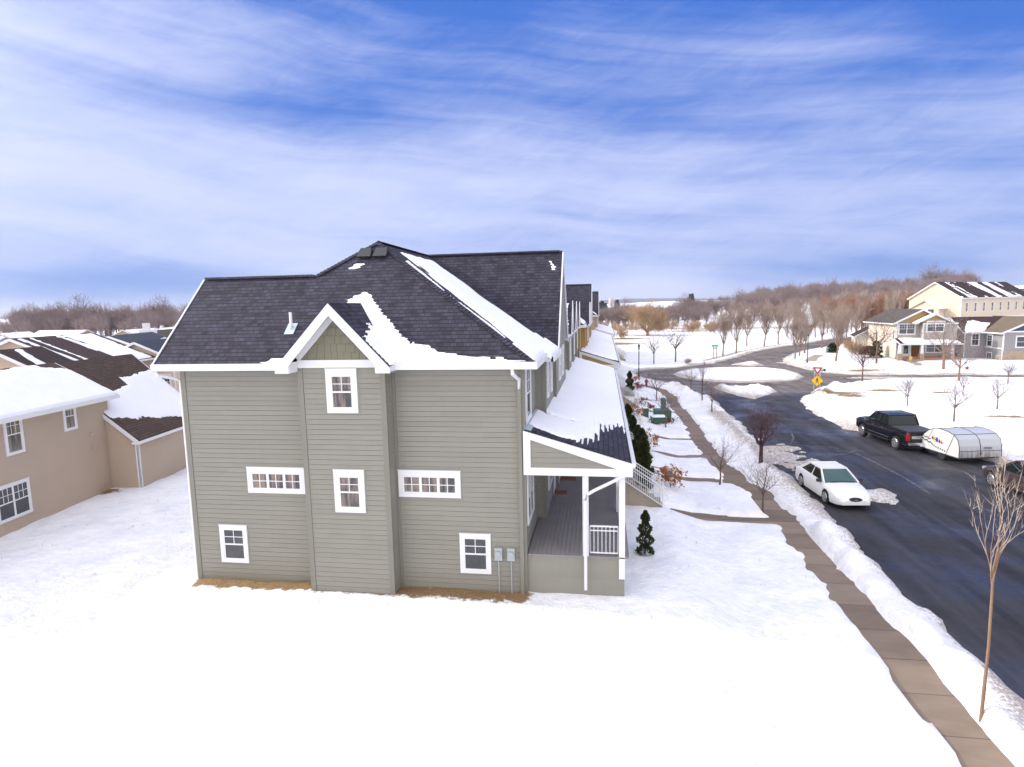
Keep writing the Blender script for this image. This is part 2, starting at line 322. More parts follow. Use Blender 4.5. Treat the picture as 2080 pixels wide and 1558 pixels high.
def asph(t,b):
    p=posn(t); x,y,z=t.sep(p)
    fine=t.noise(p,35,2,.7); big=t.noise(p,.25,4,.6); st=t.noise(t.comb(t.m('MULTIPLY',x,1.3),t.m('MULTIPLY',y,.09)),1.0,5,.65,.6)
    st2=t.noise(t.comb(t.m('MULTIPLY',x,.16),t.m('MULTIPLY',y,1.5)),1.0,5,.65,.9)
    new=t.step(t.m('ADD',y,t.m('MULTIPLY',t.m('SUBTRACT',big,.5),5)),64,67.5)
    dark=t.mix(t.step(st,.25,.75),(.018,.0175,.024),(.054,.052,.062)); old=t.mix(t.step(t.m('ADD',t.m('MULTIPLY',st,.4),t.m('MULTIPLY',st2,.6)),.36,.64),(.07,.058,.052),(.23,.195,.165))
    c_=t.mix(new,dark,old); c_=t.mix(t.step(t.m('ADD',t.m('MULTIPLY',st,.6),t.m('MULTIPLY',fine,.25)),.50,.62),c_,t.mix(new,(.07,.066,.08),(.19,.168,.15)))
    c_=t.mix(t.m('MULTIPLY',t.step(big,.55,.75),.45),c_,t.mix(new,(.018,.0175,.023),(.05,.043,.042)))
    k=t.m('ADD',.75,t.m('MULTIPLY',fine,.5)); t.l.new(t.vm('MULTIPLY',c_,t.comb(k,k,k)),b.inputs['Base Color'])
    t.l.new(t.m('ADD',.22,t.m('MULTIPLY',t.step(big,.3,.65),.65)),b.inputs['Roughness']); bump(t,b,fine,.5,.01)
mat('asphalt',(.06,.06,.065),.8,fn=asph,spec=.3)
def conc(t,b):
    p=posn(t); x,y,z=t.sep(p); s_=t.m('FRACT',t.m('DIVIDE',y,1.5)); cell=t.m('FLOOR',t.m('DIVIDE',y,1.5))
    wn=t.node('ShaderNodeTexWhiteNoise',noise_dimensions='1D'); t.put(wn.inputs['W'],cell); rv=wn.outputs['Value']
    wet=t.noise(t.comb(t.m('MULTIPLY',x,.6),t.m('MULTIPLY',y,1.6)),1.0,4,.6)
    c_=t.mix(t.m('ADD',t.m('MULTIPLY',wet,.7),t.m('MULTIPLY',rv,.35)),(.085,.056,.036),(.31,.24,.18))
    j=t.m('LESS_THAN',s_,.022); c_=t.mix(t.m('MULTIPLY',j,.7),c_,(.05,.04,.03)); t.l.new(c_,b.inputs['Base Color']); bump(t,b,t.noise(p,30,2),.3,.005)
mat('sidewalk',(.25,.19,.13),.75,fn=conc)
def barkf(c1,c2):
    def f(t,b):
        p=objn(t); t.l.new(t.mix(t.noise(t.vm('MULTIPLY',p,t.comb(8.0,8.0,2.0)),1.0,3),c1,c2),b.inputs['Base Color'])
    return f
for nm,c1,c2 in (('bark',(.10,.065,.05),(.20,.14,.11)),('bark_tan',(.17,.105,.07),(.30,.20,.14)),('bark_dark',(.045,.028,.03),(.10,.06,.055)),('twig_tan',(.23,.175,.145),(.38,.30,.255)),('twig_red',(.08,.042,.042),(.14,.08,.075)),
   ('twig_purple',(.20,.15,.145),(.32,.25,.235)),('twig_grey',(.16,.12,.12),(.28,.22,.21)),('twig_gold',(.30,.195,.11),(.45,.32,.20)),('twig_orange',(.24,.125,.085),(.35,.21,.15)),('twig_pale',(.30,.24,.20),(.45,.37,.31))):
    mat(nm,c1,.9,fn=barkf(c1,c2),spec=.1)
for nm,c1,c2 in (('evergreen',(.018,.035,.012),(.075,.085,.025)),('evergreen_far',(.02,.04,.03),(.06,.08,.06)),('leaf_orange',(.28,.09,.02),(.46,.20,.05)),('leaf_red',(.15,.03,.022),(.28,.07,.04)),('grass_dry',(.28,.17,.08),(.45,.32,.18)),('hedge_brown',(.10,.055,.018),(.23,.13,.05))):
    def lf(t,b,c1=c1,c2=c2): t.l.new(t.mix(t.noise(objn(t),5,3),c1,c2),b.inputs['Base Color'])
    mat(nm,c1,.85,fn=lf,spec=.15)
mat('car_white',(.80,.80,.80),.25,spec=.6,fn=vary((.80,.80,.80),.04,st=.0)); mat('car_black',(.0035,.004,.007),.18,spec=.45); mat('car_brown',(.065,.047,.045),.28,.35)
mat('tyre',(.02,.02,.022),.9); mat('rim',(.55,.55,.57),.3,.8); mat('chrome',(.6,.6,.62),.2,.9); mat('lamp_red',(.30,.01,.015),.2); mat('lamp_clear',(.32,.33,.35),.12); mat('plastic_dark',(.02,.02,.022),.5); mat('lamp_amber',(.55,.2,.03),.3)
mat('tonneau',(.045,.045,.05),.5)
def trailf(t,b):
    p=objn(t); x,y,z=t.sep(p); n=t.noise(t.vm('MULTIPLY',p,t.comb(7.0,7.0,.7)),1.0,4,.6)
    a=t.m('MULTIPLY',t.step(t.m('SUBTRACT',1.15,z),.0,.8),t.step(n,.42,.68)); t.l.new(t.mix(a,(.46,.475,.51),(.19,.15,.11)),b.inputs['Base Color'])
mat('trailer_silver',(.55,.56,.6),.38,.25,fn=trailf); paint('trailer_white',(.62,.62,.61),.04,rough=.3)
paint('sticker_red',(.20,.012,.03),.05); paint('sticker_yellow',(.5,.35,.04),.05); paint('sticker_blue',(.03,.04,.26),.05)
mat('silo',(.45,.40,.36),.8)
# ------------------------------------------------------------------ terrain
def base_z(x,y):
    x=np.asarray(x,float); y=np.asarray(y,float); r=np.hypot(x,y)
    z=17*np.exp(-.5*(((x-350)/210)**2+((y-560)/230)**2))-2.2
    z=np.maximum(z,0)*smooth(90,200,r)
    z=z+ 13*smooth(380,1300,r)*(1-.93*smooth(150,-250,x))*(.85+.7*fbm(x/900,y/900,2,4))
    far=smooth(2600,3600,r); z=z+far*2
    # yard of the row houses stands a little above the pavement
    z=z+.5*smooth(4.6,2.4,x)*smooth(-16,-13,x)*(1-smooth(110,125,y))
    z=z+.0*x
    return z
bz=lambda x,y: float(base_z(np.array([x]),np.array([y]))[0])
P2=lambda l:[tuple(at(*p)[:2]) for p in l]
road_poly=[(9.6,2)]+[(9.9,20),(10.15,29)]+P2([(1600,965),(1570,935),(1545,905),(1515,870),(1495,850),(1450,815),(1420,800),(1392,786),(1350,776),(1312,770),(1297,764),(1290,757),(1303,752),(1340,749),(1392,745),(1450,738),(1490,728),(1530,715),(1570,707),(1620,700),(1660,693),(1700,687),(1752,682),(1830,676),
  (1830,684),(1752,690.5),(1715,698),(1665,706),(1632,712),(1606,719),(1592,728),(1591,734),(1600,740),(1640,751),(1680,757),(1730,761),(1790,762),(1850,761),(2080,762),(2500,763),
  (2500,770),(2080,768),(1950,768),(1850,770),(1790,772),(1740,777),(1700,782),(1680,785),(1652,796),(1640,802),(1628,812),(1630,822),(1650,838),(1675,850),(1700,860),(1722,872)])+[(20.2,44),(22.0,40.5),(23.2,36),(23.6,30),(23.6,20),(23.6,2)]
circle=P2([(1367,760),(1380,754),(1400,750),(1450,747),(1500,746),(1560,747.5),(1600,752),(1625,759),(1634,766),(1622,771),(1600,773.5),(1550,776),(1500,777.5),(1450,776),(1410,771.5),(1380,766)])
isl_s=P2([(1447,787),(1475,784),(1530,784),(1565,789),(1579,796),(1555,802),(1534,811),(1505,805),(1470,795)])
isl_n=P2([(1484,741),(1510,736),(1532,734),(1552,742),(1530,743.5)])
walk_c=[(7.9,2),(7.95,27)]+[((a+b)/2,y) for a,b,y in ((7.34,8.3,31.2),(6.78,7.65,33),(6.22,7.31,38.5),(6.3,7.2,42.5),(6.4,7.5,50.4),(6.25,7.25,57.5),(6.4,7.4,64),(5.9,6.8,68.5))]+[(5.2,71.5),(4.4,73)]
def ribbon(pts,w_): # polygon round a centre line
    L_=[];R_=[]
    for i,p in enumerate(pts):
        a=pts[max(i-1,0)];b=pts[min(i+1,len(pts)-1)]; dx_,dy_=b[0]-a[0],b[1]-a[1]; l=math.hypot(dx_,dy_); nx,ny=-dy_/l,dx_/l
        L_.append((p[0]+nx*w_/2,p[1]+ny*w_/2)); R_.append((p[0]-nx*w_/2,p[1]-ny*w_/2))
    return L_+R_[::-1]
walk=ribbon(walk_c,1.05)
paths=[ribbon([(2.1,27.3),(4.0,27.2),(7.9,27.0)],.9),ribbon([(2.2,34.3),(3.4,34.2),(3.9,33.2),(6.9,33.0)],.85),ribbon([(2.2,38.2),(6.5,38.4)],.8),ribbon([(2.2,43.3),(6.5,43.3)],.75),ribbon([(2.2,54.3),(6.6,54.3)],.8),ribbon([(2.6,61),(6.5,61)],.8),ribbon([(2.6,48.2),(4.2,48.4)],.8)]
park_path=ribbon([tuple(at(*p)[:2]) for p in ((1428,733.5),(1470,724),(1505,714),(1560,704),(1600,697),(1660,690))],1.2)
corner_path=ribbon([tuple(at(*p)[:2]) for p in ((1645,735),(1652,727),(1666,721))],1.6)
house_path=ribbon([tuple(at(*p)[:2]) for p in ((1872,744),(1864,740),(1851,734),(1846,728))],1.3)
grass=[(at(1700,801),(3.2,1.0)),(at(1726,806),(1.6,1.5)),(at(1795,796),(2.0,1.1)),(at(1760,754),(3.2,1.2)),(at(1745,756),(2.4,1.0)),(at(1910,800),(1.2,.6)),(at(2040,850),(2.0,.6)),(at(1400,700),(3,.8)),(at(1550,675),(8,2)),(at(1270,690),(8,5)),(at(1300,683),(8,3)),(at(1405,674),(10,3)),(at(1470,668),(14,4)),(at(1240,700),(10,6)),(at(213,1006),(.5,.5)),(at(225,1003),(.8,.35)),(at(1850,702),(5,3)),(at(1770,728),(2,2))]
def axis(lo,a,b,hi,st,g=1.16):
    mid=list(np.arange(a,b+1e-6,st)); o=[];s_=st;p=b
    while p<hi: s_*=g; p+=s_; o.append(p)
    q=[];s_=st;p=a
    while p>lo: s_*=g; p-=s_; q.append(p)
    return np.array(q[::-1]+mid+o)
X=axis(-6500,1.2,31,6500,.17,1.045); Y=axis(-700,22,104,6500,.24,1.05)
X=np.unique(np.concatenate([X[(X<-34)|(X>1.2)],np.arange(-34,1.2,.30)]))
gx,gy=np.meshgrid(X,Y); P=np.stack([gx.ravel(),gy.ravel()],1)
inn=(P[:,0]>-8)&(P[:,0]<140)&(P[:,1]>-5)&(P[:,1]<260)
dr=np.full(len(P),60.0); dw=np.full(len(P),60.0); Q=P[inn]
w1=Q+np.stack([fbm(Q[:,0]*.9,Q[:,1]*.9,3,21),fbm(Q[:,0]*.9,Q[:,1]*.9,3,31)],1)*.9
dr_=sdf(w1,road_poly)
for isl in (circle,isl_s,isl_n): dr_=np.maximum(dr_,-sdf(Q+(w1-Q)*.4,isl))
# blown snow left on the asphalt by the kerb
wq=Q+(w1-Q)*.6
pt=at(1590,925); e_=np.hypot((Q[:,0]-pt.x)/1.5,(Q[:,1]-pt.y)/3.6); pn=fbm(Q[:,0]*1.1,Q[:,1]*2.2,4,77)
patch=(1-e_)*.5+pn*1.2-.10; 
for q_,sx_,sy_ in ((at(1812,768),5,.5),(at(1775,767),3,.45),(at(1600,737),1.6,1),(at(1775,1008),.9,1.0),(at(1800,1003),.4,.9)):
    e2=np.hypot((Q[:,0]-q_.x)/sx_,(Q[:,1]-q_.y)/sy_); patch=np.maximum(patch,(1-e2)*.4+pn*.5)
dr_=np.maximum(dr_,np.where(patch>0,np.minimum(patch*.8,.16),-9))
dr[inn]=dr_
dw_=sdf(wq,walk)
ppath=np.full(len(Q),60.0)
for p_ in paths+[park_path,corner_path,house_path]: ppath=np.minimum(ppath,sdf(Q+(w1-Q)*.25,p_))
dw_=np.minimum(dw_,ppath); dw[inn]=dw_
z=base_z(P[:,0],P[:,1]); r=np.hypot(P[:,0],P[:,1])
lump=fbm(P[:,0]*.35,P[:,1]*.35,4,2)*.22+fbm(P[:,0]*1.6,P[:,1]*1.6,3,6)*.16*smooth(200,60,r)
big=fbm(P[:,0]/90,P[:,1]/90,3,8)*1.6*smooth(110,260,r)*smooth(4,30,dr)
sn=.15+lump*.5*smooth(3,12,dr)+lump*.15
berm=np.exp(-((dr-1.1)/.75)**2)*np.maximum(0,.30+1.1*fbm(P[:,0]*.8,P[:,1]*.8,3,44))*smooth(130,80,r)*np.where(P[:,1]<72,1,.35)*np.where(np.hypot(P[:,0]-17,P[:,1]-82)<12,0,1)
sn=sn+berm
edge=np.where(dr>0,1-np.exp(-dr/.22),0); sn=np.where(dr>0,sn*edge,-.13+np.maximum(dr,-.4)*.1)
ew=np.where(dw>0,1-np.exp(-dw/.13),0); sn=np.where(dw<8,np.where(dw>0,sn*ew,-.10),sn)
sn=np.where((dr<0),np.minimum(sn,-.1),sn)
fr_=random.Random(17)
for ax,ay,bx,by_,n_ in ((-33,22,-15,13.6,34),(-15,13.6,2,14.6,26),(2,14.6,7.2,17,9),(12.5,96,30,104,20)):
    for i in range(n_):
        t_=i/n_; px_=ax+(bx-ax)*t_+fr_.uniform(-.1,.1)+(.16 if i%2 else -.16)*.5; py_=ay+(by_-ay)*t_+(.16 if i%2 else -.16)+math.sin(t_*5)*.5
        m_=(np.abs(P[:,0]-px_)<.8)&(np.abs(P[:,1]-py_)<.8); sn[m_]-=.11*np.exp(-((P[m_,0]-px_)/.20)**2-((P[m_,1]-py_)/.16)**2)
z=z+sn+big
dirt=np.exp(-np.maximum(dr-.05,0)/1.1)*(.45+1.2*vnoise(P[:,0]*.35,P[:,1]*.35,71))
pt=at(1520,900); strip=np.exp(-((P[:,0]-9.6)/.9)**2)*smooth(26,32,P[:,1])*smooth(62,52,P[:,1]); dirt=np.clip(np.maximum(dirt,strip*1.0),0,1)
cc=at(1500,762); tanr=np.exp(-np.abs(dr)/.8)*smooth(68,72,P[:,1]); dirt=np.clip(dirt+tanr*.35,0,1)*smooth(-4,4,P[:,0])
ga=np.full(len(P),-2.0)
for q_,(sx_,sy_) in grass:
    e2=np.hypot((P[:,0]-q_.x)/sx_,(P[:,1]-q_.y)/sy_); ga=np.maximum(ga,.92-e2*.5)
fnd=smooth(-14.2,-13.6,P[:,0])*smooth(-1.8,-2.4,P[:,0])*smooth(16.6,17.5,P[:,1])*smooth(18.2,18,P[:,1]); ga=np.maximum(ga,fnd*1.1-.35)
ga=np.maximum(ga,.62-np.abs(P[:,1]-225-fbm(P[:,0]/20,P[:,1]/20,2,5)*40)/60-(P[:,0]<8)*0-(P[:,0]<-10)*9)
g_=grid_mesh('snow_ground','snow',np.stack([P[:,0],P[:,1],z],1),len(X),len(Y),attr=dict(dirt=dirt,grass=ga),keep=None)
tag(g_,'white snow cover over lawns, fields and far swells',kind='structure')
def snow_z(x,y):
    i=min(max(np.searchsorted(X,x)-1,0),len(X)-2); j=min(max(np.searchsorted(Y,y)-1,0),len(Y)-2)
    Z=z.reshape(len(Y),len(X)); fx=(x-X[i])/(X[i+1]-X[i]); fy=(y-Y[j])/(Y[j+1]-Y[j])
    return float((Z[j,i]*(1-fx)+Z[j,i+1]*fx)*(1-fy)+(Z[j+1,i]*(1-fx)+Z[j+1,i+1]*fx)*fy)
gz=lambda x,y: max(bz(x,y),snow_z(x,y))-.04
def flat_poly(name,poly,zz,mt,label=None):
    mb=MB(); tri=tessellate_polygon([[Vector((p[0],p[1],0)) for p in poly]])
    mb.add([(p[0],p[1],zz) for p in poly],[tuple(t_) for t_ in tri]); o=mb.build(name,mt)
    me=o.data; 
    bm=bmesh.new(); bm.from_mesh(me)
    for f in bm.faces:
        if f.normal.z<0: f.normal_flip()
    bm.to_mesh(me); bm.free()
    return tag(o,label,kind='structure')
def grow(poly,k):
    c_=[sum(p[0] for p in poly)/len(poly),sum(p[1] for p in poly)/len(poly)]; return [(p[0]+(p[0]-c_[0])*0,p[1]) for p in poly]
def offset(poly,k):
    n=len(poly); ar=sum(poly[i][0]*poly[(i+1)%n][1]-poly[(i+1)%n][0]*poly[i][1] for i in range(n)); sg=1 if ar>0 else -1; out=[]
    for i in range(n):
        a=poly[i-1];b=poly[(i+1)%n]; dx_,dy_=b[0]-a[0],b[1]-a[1]; l=math.hypot(dx_,dy_) or 1; out.append((poly[i][0]+sg*dy_/l*k,poly[i][1]-sg*dx_/l*k))
    return out
flat_poly('road',offset(road_poly,.9),-.02,'asphalt','asphalt street and traffic circle with pale salt tracks')
def strip_sheet(name,pts,w_,mt,label,zo=.0):
    mb=MB(); pp=[]
    for a,b in zip(pts,pts[1:]):
        l=math.hypot(b[0]-a[0],b[1]-a[1]); n=max(1,int(l/1.0)); pp+=[(a[0]+(b[0]-a[0])*i/n,a[1]+(b[1]-a[1])*i/n) for i in range(n)]
    pp.append(pts[-1]); rb=ribbon(pp,w_); n=len(pp); L_=rb[:n]; R_=rb[n:][::-1]
    mb.add([(p[0],p[1],bz(*p)+zo) for p in L_]+[(p[0],p[1],bz(*p)+zo) for p in R_],[(i,n+i,n+i+1,i+1) for i in range(n-1)])
    return tag(mb.build(name,mt),label,kind='structure')
strip_sheet('sidewalk',walk_c,1.5,'sidewalk','wet tan concrete sidewalk beside the snowy kerb strip',.0)
for i,cl in enumerate(([(2.1,27.3),(4.0,27.2),(7.5,27.0)],[(2.2,34.3),(3.4,34.2),(3.9,33.2),(6.3,33.0)],[(2.2,38.2),(6.0,38.4)],[(2.2,43.3),(6.0,43.3)],[(2.2,54.3),(6.1,54.3)],[(2.6,61),(6.1,61)],[(2.6,48.2),(4.2,48.4)])):
    strip_sheet('path',cl,1.15,'sidewalk','narrow cleared path from the sidewalk to a porch stair',-.004)
for cl,w_ in (((( 1428,733.5),(1470,724),(1505,714),(1560,704),(1600,697),(1660,690)),1.5),(((1645,735),(1652,727),(1666,721)),1.9),(((1872,744),(1864,740),(1851,734),(1846,728)),1.6)):
    strip_sheet('path',[tuple(at(*p)[:2]) for p in cl],w_,'concrete_plain','cleared concrete path across the snow')
# salt cracks drawn on the asphalt
mb=MB()
for ln in (((1583,858),(1596,866),(1607,877),(1612,890),(1606,901),(1590,900),(1560,893)),((1606,901),(1640,905),(1690,908),(1740,921),(1780,940),(1840,972),(1890,1003)),((1610,925),(1680,925),(1716,922),(1740,914)),((1535,800),(1548,812),(1556,826)),((1440,812),(1480,810),(1520,812)),((1380,789),(1420,790),(1448,792)),((1600,863),(1660,862))):
    pts=[at(*p) for p in ln]
    for a,b in zip(pts,pts[1:]):
        d=(b-a).normalized(); n=Vector((-d.y,d.x,0))*(.035+.03*rnd.random()); mb.add([a-n,b-n,b+n,a+n],[(0,1,2,3)])
for v in range(len(mb.v)): mb.v[v]=(mb.v[v][0],mb.v[v][1],-.012)
mat('salt',(.30,.29,.31),.9,fn=lambda t,b: t.l.new(t.mix(t.step(t.noise(posn(t),6,3),.45,.6),(.07,.07,.08),(.19,.185,.20)),b.inputs['Base Color']))
tag(mb.build('road_markings','salt'),'thin pale cracks and salt lines on the asphalt',kind='structure')

# wooded ridges at the horizon, haze blue painted into their colour
an,rd=np.meshgrid(np.radians(np.linspace(-62,50,260)),np.linspace(3000,4600,24)); an=an.ravel(); rd=rd.ravel(); hh=np.sin(np.clip((rd-3000)/1600,0,1)*PI)*(8+34*smooth(-.25,.15,an)*(.6+1.6*np.maximum(0,fbm(an*7+3,rd/2500,3,11)+.2)))+fbm(an*160,rd/60,2,3)*4
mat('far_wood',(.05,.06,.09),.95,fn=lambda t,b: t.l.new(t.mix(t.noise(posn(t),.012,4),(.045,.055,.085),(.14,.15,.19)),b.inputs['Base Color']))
tag(grid_mesh('hills','far_wood',np.stack([np.sin(an)*rd,np.cos(an)*rd,hh],1),260,24,flip=True),'wooded hills in haze blue on the horizon',kind='structure')
# ------------------------------------------------------------------ building helpers
def obx(mb,c,ud,nd,u0,u1,n0,n1,z0,z1,m=0):
    c=Vector(c);ud=Vector(ud);nd=Vector(nd); vs=[c+ud*u+nd*n+Vector((0,0,z_)) for z_ in (z0,z1) for u,n in ((u0,n0),(u1,n0),(u1,n1),(u0,n1))]
    mb.add(vs,[(0,3,2,1),(4,5,6,7),(0,1,5,4),(1,2,6,5),(2,3,7,6),(3,0,4,7)],m)
def window(par,c,ud,nd,w_,h_,trim=.12,lites=1,dh=True,grid=(2,2),glass='glass',wide=None,name='window',mw=.022,low_grid=False,head=None):
    """c = centre of the outer bottom edge on the wall face"""
    c=Vector(c); ud=Vector(ud).normalized(); nd=Vector(nd).normalized(); mb=MB(); a=w_/2; wd=trim; hd=head or trim
    obx(mb,c,ud,nd,-a,-a+wd,0,.06,0,h_); obx(mb,c,ud,nd,a-wd,a,0,.06,0,h_); obx(mb,c,ud,nd,-a+wd,a-wd,0,.06,0,trim*.9); obx(mb,c,ud,nd,-a+wd,a-wd,0,.06,h_-hd,h_)
    obx(mb,c,ud,nd,-a-.015,a+.015,0,.075,h_,h_+.025)
    ia=a-wd; lw=2*ia/lites; zb,zt=trim*.9,h_-hd; s_=.045
    for i in range(lites):
        l=-ia+i*lw; r_=l+lw
        for u0_,u1_ in ((l,l+s_),(r_-s_,r_)): obx(mb,c,ud,nd,u0_,u1_,0,.05,zb,zt)
        obx(mb,c,ud,nd,l+s_,r_-s_,0,.05,zb,zb+s_); obx(mb,c,ud,nd,l+s_,r_-s_,0,.05,zt-s_,zt)
        zm=(zb+zt)/2
        if dh: obx(mb,c,ud,nd,l+s_,r_-s_,0,.052,zm-.025,zm+.025)
        segs=[(zm+.025,zt-s_)]+([(zb+s_,zm-.025)] if low_grid else []) if dh else [(zb+s_,zt-s_)]
        for z0_,z1_ in segs:
            for k in range(1,grid[0]): u_=l+s_+(lw-2*s_)*k/grid[0]; obx(mb,c,ud,nd,u_-mw/2,u_+mw/2,.030,.046,z0_,z1_)
            for k in range(1,grid[1]): q=z0_+(z1_-z0_)*k/grid[1]; obx(mb,c,ud,nd,l+s_,r_-s_,.030,.045,q-mw/2,q+mw/2)
    o=mb.build(name,'white_trim',par)
    g=MB(); obx(g,c,ud,nd,-ia,ia,-.02,.033,zb,zt); g.build('pane',glass,o); return o
def gable_house(name,loc,rz,label,W_,D_,eave,rise,wall,roof,cat='house',group=None,ov=.4,lap=False,wins=(),snow=(),trim='white_trim',gable_mat=None,th=.16,base_drop=2.0,front_fill=None,eh=.2,snowres=.25,snowt=.14):
    """ridge along local y; W_ across x (gable faces at y=0 and y=D_)"""
    e=empty(name,loc,rz,label,cat,group); a=W_/2; s=rise/a; wl=MB()
    if lap:
        for p0,ud,nd,L in (((-a,0),(1,0,0),(0,-1,0),W_),((a,0),(0,1,0),(1,0,0),D_),((-a,0),(0,1,0),(-1,0,0),D_)):
            wl.siding((p0[0],p0[1],0),ud,nd,L,0,eave,.17 if lap is True else lap,lip=.03,gap=.02)
        if gable_mat is None: wl.siding((-a,0,0),(1,0,0),(0,-1,0),W_,eave,eave+rise,.17,lo=lambda z_:(z_-eave)/s,hi=lambda z_:W_-(z_-eave)/s,lip=.03,gap=.02)
    wl.box((-a+.01,.01,-base_drop),(a-.01,D_-.01,eave)); wl.prism([(-a+.01,eave),(a-.01,eave),(0,eave+rise)],.012,D_-.012)
    wl.build('wall',wall,e)
    if gable_mat:
        gm=MB(); gm.prism([(-a+.02,eave+.22),(a-.02,eave+.22),(0,eave+rise)],-.03,0.02); gm.build('gable_panel',gable_mat,e)
    r_=MB(); zr=eave+rise+.02
    for sx in (-1,1):
        r_.slab([(0,-ov,zr),(0,D_+ov,zr),(sx*(a+ov),D_+ov,zr-s*(a+ov)),(sx*(a+ov),-ov,zr-s*(a+ov))],.05)
    ro=r_.build('roof',roof,e)
    t=MB()
    for y_ in (-ov-.02,D_+ov+.02):
        for sx in (-1,1): t.bar((0,y_,zr-.11),(sx*(a+ov+.02),y_,zr-.11-s*(a+ov+.02)),.05,.2)
    for sx in (-1,1): t.box((sx*(a+ov),-ov,zr-s*(a+ov)-.19),(sx*(a+ov+.07),D_+ov,zr-s*(a+ov)-.03))
    for sx in (-1,1):
        for y_ in (-.012,D_+.012): t.box((sx*a-.06,y_-.03,-.3),(sx*a+.06,y_+.03,eave))
    if front_fill is not None: t.box((-a-.1,-.05,eave-.02),(a+.1,0,eave+.18))
    t.build('trim',trim,e)
    sf=MB()
    for sx in (-1,1): sf.slab([(0,-ov,zr-.07),(0,0,zr-.07),(sx*(a+ov),0,zr-.07-s*(a+ov)),(sx*(a+ov),-ov,zr-.07-s*(a+ov))],.02)
    sf.build('soffit','soffit',e)
    l=math.hypot(1,s)
    for sn_ in snow:   # (side, fn)
        sx,fn=sn_
        roof_snow(ro,(sx*(a+ov),-ov,zr-s*(a+ov)),(0,1,0),(-sx/l,0,s/l),D_+2*ov,(a+ov)*l,fn,res=snowres,t=snowt)
    for wn in wins:    # (face, u, z, w, h, kw)
        f,u,zz,ww,hh=wn[:5]; kw=wn[5] if len(wn)>5 else {}
        c_,ud,nd={'f':((u,-.005,zz),(1,0,0),(0,-1,0)),'b':((u,D_,zz),(1,0,0),(0,1,0)),'r':((a,u,zz),(0,1,0),(1,0,0)),'l':((-a,u,zz),(0,1,0),(-1,0,0))}[f]
        window(e,c_,ud,nd,ww,hh,**kw)
    return e
def full(u,v,k=1.0): return u*0+k
def halfplane(a,b,c_): return lambda u,v: a*u+b*v+c_
